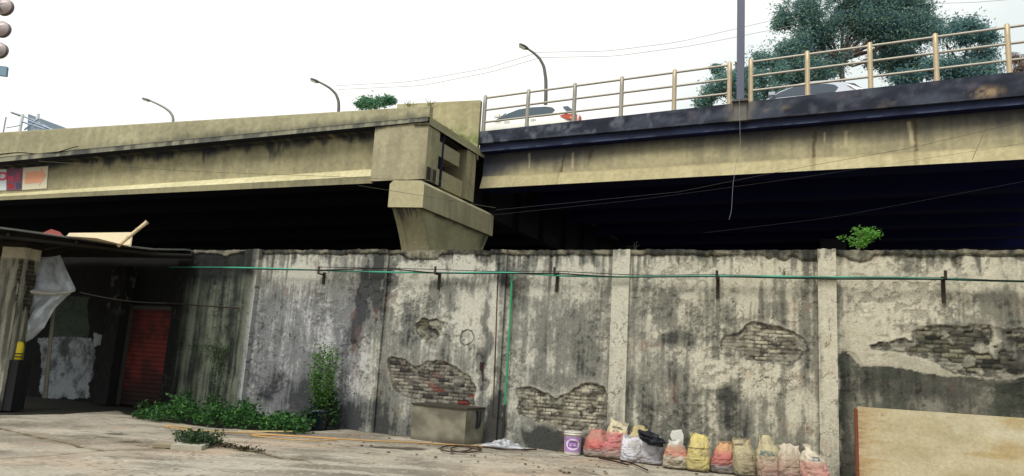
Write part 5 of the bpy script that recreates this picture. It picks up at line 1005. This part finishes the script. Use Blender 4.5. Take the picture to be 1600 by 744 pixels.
    for sd in (0, 1):
        y = -.012 if sd == 0 else Wd+.012; s_ = 1 if sd == 0 else -1
        mm = MB(); P = [g(.02, y+s_*.02, .94), g(.02, y+s_*.02, .70), g(.42, y+s_*.0, .80), g(.62, y, .93), g(.40, y, .99)]; P = np.array(P); mm.prism(P, RP.n*.012*(s_), S(186, 70, 54)); 
        Pr = np.array([g(-.012, .16 if sd == 0 else Wd-.16, .72), g(-.012, .40 if sd == 0 else Wd-.40, .78), g(-.012, .40 if sd == 0 else Wd-.40, .94), g(-.012, .14 if sd == 0 else Wd-.14, .97)]); mm.prism(Pr, RP.u*.012, S(214, 80, 50)); mm.build('tail_light', M_LAMP, t)
        mm = MB(); P = [g(.05, y+s_*-.004, .82), g(.05, y, .74), g(.26, y, .79), g(.26, y, .86)]; mm.prism(np.array(P)+RP.n*.014*s_, RP.n*.004*s_, S(240, 170, 60)); mm.build('indicator', M_LAMP, t)
        P = np.array([g(4.08, .1 if sd == 0 else Wd-.1, .62), g(4.1, .5 if sd == 0 else Wd-.5, .62), g(4.02, .5 if sd == 0 else Wd-.5, .74), g(3.95, .08 if sd == 0 else Wd-.08, .78)]); mm = MB(); mm.prism(P, -RP.u*.16, S(200, 205, 210)); mm.build('headlight', M_LAMP, t)
    for x in (.78, 3.35):
        for y in (.02, Wd-.22):
            c_ = g(x, y, .31); c_[2] = g(x, y, 0)[2]+.31; th_ = np.linspace(0, 2*np.pi, 24, endpoint=False)
            rr_ = lambda r, d: c_[None]+np.cos(th_)[:, None]*r*RP.u+np.sin(th_)[:, None]*r*np.array([0, 0, 1.])-d*RP.n
            mm = MB(); mm.grid(np.array([rr_(.2, .0), rr_(.29, .0), rr_(.31, .03), rr_(.31, .17), rr_(.29, .2), rr_(.2, .2)]), S(26, 26, 28), True, True); wh = mm.build('wheel', M_PLASTIC, t)
            mm = MB(); mm.grid(np.array([rr_(.2, .012), rr_(.16, .03), rr_(.04, .02), rr_(.002, .02)]), S(150, 152, 156), True, True); mm.grid(np.array([rr_(.2, .19), rr_(.002, .18)]), S(60, 60, 62), True, True); mm.build('rim', M_METAL, wh)
    mm = MB(); mm.hexa([g(x, y, z) for z in (1.05, 1.17) for x, y in ((2.75, -.14), (2.95, -.14), (2.95, .02), (2.75, .02))], paint); mm.build('wing_mirror', M_PAINT, t)
    return t, g
sr = float(RP.hit(902, 195, -1.2)[0]); zr0 = float(RP.hit(850, 165, -1.6)[1])-1.56
car('white hatchback with orange tail lights behind the railing near the span joint', sr, -1.2, zr0, 4.9, 1.56, 1.68, S(236, 236, 228), S(44, 64, 78))
sr2 = float(RP.hit(1356, 140, -2.2)[0]); zr1 = float(RP.hit(1292, 129, -2.6)[1])-1.5
t2, g2 = car('silver-grey car with roof rails mostly hidden behind the black kerb beam', sr2, -2.2, zr1, 4.5, 1.5, 1.75, S(176, 180, 190), S(50, 60, 74))
for y in (.42, 1.34):
    mm = MB(); mm.tube([g2(.7, y, 1.54), g2(.8, y, 1.62), g2(1.6, y, 1.64), g2(2.1, y, 1.58), g2(2.2, y, 1.53)], .02, S(200, 204, 210)); mm.build('roof_rail', M_METAL, t2)
# ================================================================ STREET LAMPS
def lamp(label, pts, depth, r, zdown, head, cols):
    P = np.array([Q(x, y, depth) for x, y in pts]); b = P[0].copy(); b[2] = zdown; t = thing('street_lamp', b, label, 'street lamp', 'street lamps along the flyover')
    P2 = np.concatenate([b[None], P]); k = np.linspace(0, len(P2)-1, 40); Pp = np.stack([np.interp(k, np.arange(len(P2)), P2[:, j]) for j in range(3)], -1)
    for _ in range(3): Pp[1:-1] = (Pp[:-2]+Pp[1:-1]*2+Pp[2:])/4
    m = MB(); m.tube(Pp, np.interp(k, [0, len(P2)-1], [r*1.3, r*.7]), cols[0], 8); m.build('post', M_METAL, t)
    h0 = np.array(Q(*head[0], depth)); h1 = np.array(Q(*head[1], depth)); d = h1-h0; ln = np.linalg.norm(d); d /= ln; sd = np.array([0, 1., 0]); up = np.cross(sd, d); up = up if up[2] > 0 else -up
    th_ = np.linspace(0, 2*np.pi, 14, endpoint=False); rows_ = []
    for f, a_, b_ in ((0, .05, .04), (.12, .10, .07), (.4, .17, .09), (.75, .17, .07), (.95, .11, .04), (1, .02, .02)):
        rows_.append(h0+d*ln*f+np.cos(th_)[:, None]*a_*sd+np.sin(th_)[:, None]*b_*up)
    m = MB(); m.grid(np.array(rows_), cols[1], True, True); m.build('lamp_head', M_METAL, t)
    m = MB(); m.hexa([h0+d*ln*f+sd*a_+up*u_ for u_ in (-.10, -.07) for f, a_ in ((.3, -.12), (.9, -.12), (.9, .12), (.3, .12))], S(190, 190, 180)); m.build('lens', M_LAMP, t)
LG = (S(96, 92, 90), S(84, 82, 84))
lamp('curved street lamp behind the railing above the white car', [(853, 155), (853, 125), (850, 104), (843, 91), (833, 82), (824, 76)], 33, .075, 9.6, ((826, 77), (811, 69)), LG)
lamp('curved street lamp above the left parapet beside the small treetop', [(529.5, 172), (529, 158), (525, 147), (516, 138), (506, 132), (498, 128)], 39, .075, 9.2, ((499, 129), (485, 123)), LG)
lamp('faint curved street lamp above the left parapet, second from the left', [(271, 190), (270, 182), (265, 174), (255, 167), (243, 161), (234, 157)], 46, .08, 9.2, ((236, 158), (222, 153.5)), (S(130, 128, 126), S(120, 118, 116)))
lamp('faint street lamp with a long straight arm beside the billboard', [(78, 202), (66, 195), (50, 187), (34, 181)], 56, .08, 9.2, ((36, 182), (16, 175)), (S(150, 156, 166), S(140, 146, 156)))
# billboard and mast far left
bb = thing('billboard', Q(55, 205, 58)*[1, 1, 0], 'grey-blue billboard back with white steel posts beyond the left parapet', 'billboard')
P = [Q(44, 178, 56), Q(100, 199, 64), Q(96, 214, 64), Q(42, 214, 56)]; m = MB(); m.prism(P, (.1, .25, 0), S(150, 166, 186)); m.build('panel', M_METAL, bb)
for x, y0 in ((35.5, 179), (60, 178)):
    m = MB(); p = Q(x, y0, 55.6); m.tube([[p[0], 55.6, 0], p], .12, S(206, 212, 218)); m.build('post', M_METAL, bb)
for i, (x0, y0, x1, y1) in enumerate(((34, 190, 70, 202), (38, 203, 60, 186), (44, 188, 90, 206))):
    m = MB(); m.tube([Q(x0, y0, 55.3), Q(x1, y1, 55.3)], .07, S(140, 156, 176)); m.build('brace', M_METAL, bb)
m = MB(); p = Q(9.5, 183, 50); m.tube([[p[0], 50, 8.], p], .05, S(150, 156, 160)); m.tube([Q(9.5, 200, 50), Q(32, 196, 50)], .035, S(150, 156, 160)); m.build('antenna_mast', M_METAL, None, 'thin grey pole with a cross arm at the far left above the parapet', 'mast')
# signal-like string of round plates, top left corner
yS = 9.0; sg = thing('sign_cluster', Q(-12, 140, yS), 'hanging column of three round pinkish plates over a blue plate in the top left corner', 'sign')
m = MB(); m.tube([Q(-14, -60, yS+.06), Q(-8, 190, yS+.06)], .022, S(130, 130, 134)); m.tube([Q(-8, 190, yS+.06), Q(-8, 190, yS+.06)*[1, 1, 0]], .03, S(130, 130, 134)); m.build('rod', M_METAL, sg)
for (x, y, rx, ry) in ((5, 10, 14.5, 14.5), (1.5, 45, 13.5, 13.5), (-2, 78, 12.5, 13)):
    c = Q(x, y, yS); k = yS/F; th_ = np.linspace(0, 2*np.pi, 40, endpoint=False); T_, R_ = np.meshgrid(th_, np.linspace(0.001, 1, 14)); P = np.stack([c[0]+R_*np.cos(T_)*rx*k, c[1]-.05*(1-R_**2), c[2]+R_*np.sin(T_)*ry*k], -1)
    u, v = R_*np.cos(T_), R_*np.sin(T_); dkk = ((np.abs(u+v*.45+.25) < .13) & (R_ < .8)) | ((np.abs(v-u*.5-.05) < .10) & (R_ < .6) & (u > -.4)); col = mix(np.broadcast_to(S(166, 154, 154), P.shape), np.broadcast_to(S(92, 84, 92), P.shape), dkk*.8); col = mix(col, S(110, 96, 92), (R_ > .93)*1.)
    m = MB(); m.grid(P, col, True, True); m.grid(np.array([P[-1], P[-1]+[0, .05, 0]]), S(110, 96, 92), True, True); m.grid(np.array([P[-1]+[0, .05, 0], np.broadcast_to(c+[0, .05, 0], P[-1].shape)]), S(110, 100, 96), True, True); m.build('round_plate', M_METAL, sg)
P = [Q(-14, 101, yS), Q(10.5, 104, yS), Q(9, 119, yS), Q(-14, 116, yS)]; m = MB(); m.prism(P, (0, .04, 0), S(112, 140, 156)); m.build('blue_plate', M_METAL, sg)
# ================================================================ BANNER ON THE GIRDER
bn = thing('banner', LP.pt(float(LP.hit(30, 280, -.52)[0]), -.52, 6.8), 'faded banner on the girder with a red letter, a purple panel and an orange arrow', 'banner')
def bq(pts, o, col, name):
    P = [LP.pt(LP.hit(x, y, o)[0], o, LP.hit(x, y, o)[1]) for x, y in pts]; m = MB(); m.prism(P, LP.n*.006, col); return m.build(name, M_SACK, bn)
bq([(-60, 268), (10, 264.5), (10, 297.5), (-60, 301)], -.53, S(196, 204, 204), 'white_panel'); bq([(10.3, 264.5), (36, 263), (34, 297), (10.3, 298)], -.53, S(112, 70, 92), 'purple_panel'); bq([(36.3, 262.5), (75.5, 259.5), (73, 294.5), (34.5, 297)], -.53, S(206, 198, 172), 'arrow_panel')
bq([(41, 269), (64, 267.5), (64, 262.5), (72, 274), (61, 291), (62, 285), (39, 287)], -.520, S(222, 158, 124), 'arrow')
tcv = bpy.data.curves.new('letter', 'FONT'); tcv.body = 'P'; tcv.size = 1.0; tcv.extrude = .004; tob = bpy.data.objects.new('tmp', tcv); SC.collection.objects.link(tob); bpy.context.view_layer.update()
me = bpy.data.meshes.new_from_object(tob.evaluated_get(bpy.context.evaluated_depsgraph_get())); bpy.data.objects.remove(tob)
V = np.array([v.co[:] for v in me.vertices]); s1_, z1_ = LP.hit(-6, 292, -.515); s2_, z2_ = LP.hit(8.5, 292, -.515); _, z3_ = LP.hit(2, 269, -.515)
V = (V-V.min(0))/(V.max(0)-V.min(0)+1e-9); Pw = LP.pt(s1_+V[:, 0]*(s2_-s1_), -.520+V[:, 2]*.006, z1_+V[:, 1]*(z3_-z1_)); m = MB()
for p in me.polygons:
    vs = list(p.vertices); n_ = len(vs)
    for i in range(1, n_-1): m.raw(Pw[[vs[0], vs[i], vs[i+1]]], [[0, 1, 2, 2]], S(200, 60, 96))
m.build('letter', M_SACK, bn)
for i, (x0, y0, x1, y1, col) in enumerate(((12, 275, 22, 284, S(176, 60, 84)), (24, 270, 32, 282, S(150, 60, 90)), (13, 287, 21, 295, S(150, 30, 40)), (25, 286, 33, 295, S(60, 62, 84)))):
    bq([(x0, y0+.5), (x1, y0), (x1, y1-.5), (x0, y1)], -.5215-.0*i, col, 'print_block')
# ================================================================ WIRES
def wire(label, pts, r=.012, col=S(60, 62, 66), sag=0.0, name='overhead_wire', cat='wire'):
    P = np.array([Q(x, y, d) for x, y, d in pts]); k = np.linspace(0, len(P)-1, 40); Pp = np.stack([np.interp(k, np.arange(len(P)), P[:, j]) for j in range(3)], -1)
    Pp[:, 2] -= sag*4*(k/k[-1])*(1-k/k[-1])
    for _ in range(4): Pp[1:-1] = (Pp[:-2]+Pp[1:-1]*2+Pp[2:])/4
    m = MB(); m.tube(Pp, r, col, 5, False); m.build(name, M_DARK, None, label, cat, 'wires strung across the scene')
FW = S(150, 152, 152)
wire('faint upper sky wire from lamp by the treetop to the lamp above the car', [(525, 134, 39), (640, 128, 37), (760, 107, 35), (835, 84, 33)], .012, FW); wire('faint lower sky wire from lamp by the treetop to the lamp above the car', [(528, 140, 39), (660, 134, 37), (770, 112, 35), (845, 90, 33)], .012, FW)
wire('faint upper sky wire right of the lamp above the car', [(835, 82, 33), (950, 80, 33), (1060, 66, 34), (1215, 30, 36)], .012, FW); wire('faint lower sky wire right of the lamp above the car', [(845, 90, 33), (960, 88, 33), (1080, 72, 34), (1240, 40, 36)], .012, FW)
wire('thin wire crossing the sky at the top right', [(1440, 6, 30), (1520, 4, 30), (1620, -4, 30)], .010, FW)
wire('dark sagging cable pinned along the left span below its parapet', [(-20, 243, 27.0), (30, 238, 26.7), (60, 241, 26.5), (90, 238, 26.2), (112, 231, 26.1), (122, 229, 26)], .018, S(30, 32, 38), 0, 'sagging_cable', 'cable')
wire('thin cable hanging straight down from the black kerb beam', [(1155, 150, 21.8), (1157, 230, 21.4), (1150, 255, 21.2), (1145, 290, 21.2), (1143, 330, 21.2), (1139, 343, 21.2)], .006, S(120, 126, 132), 0, 'hanging_cable', 'cable')
wire('long thin wire rising right across the yellow girder', [(1060, 300, 18), (1250, 262, 17.5), (1430, 230, 17), (1640, 180, 16)], .0045, S(60, 54, 44)); wire('second thin wire rising right across the yellow girder', [(770, 336, 20), (1000, 312, 19), (1250, 278, 18), (1640, 218, 17)], .003, S(60, 56, 50))
wire('pale thin wire crossing the dark under the right span', [(775, 328, 19), (900, 316, 19), (1060, 300, 18)], .003, S(70, 70, 76)); wire('pale long wire in the dark rising towards the right edge', [(1100, 364, 17), (1300, 340, 17), (1460, 310, 16.5), (1640, 276, 16)], .003, S(40, 40, 46))
wire('thin wire slanting down the left girder to the pier cap', [(60, 252, 22), (300, 268, 21.5), (520, 276, 21), (700, 284, 21)], .006, S(90, 84, 66)); wire('thin wire across the pier cap towards the right', [(560, 290, 20.5), (660, 306, 20.5), (775, 325, 19)], .006, S(70, 64, 52))
wire('thin diagonal wire at the right end of the yellow girder', [(1519, 250, 17), (1545, 190, 17)], .006, S(90, 84, 66))
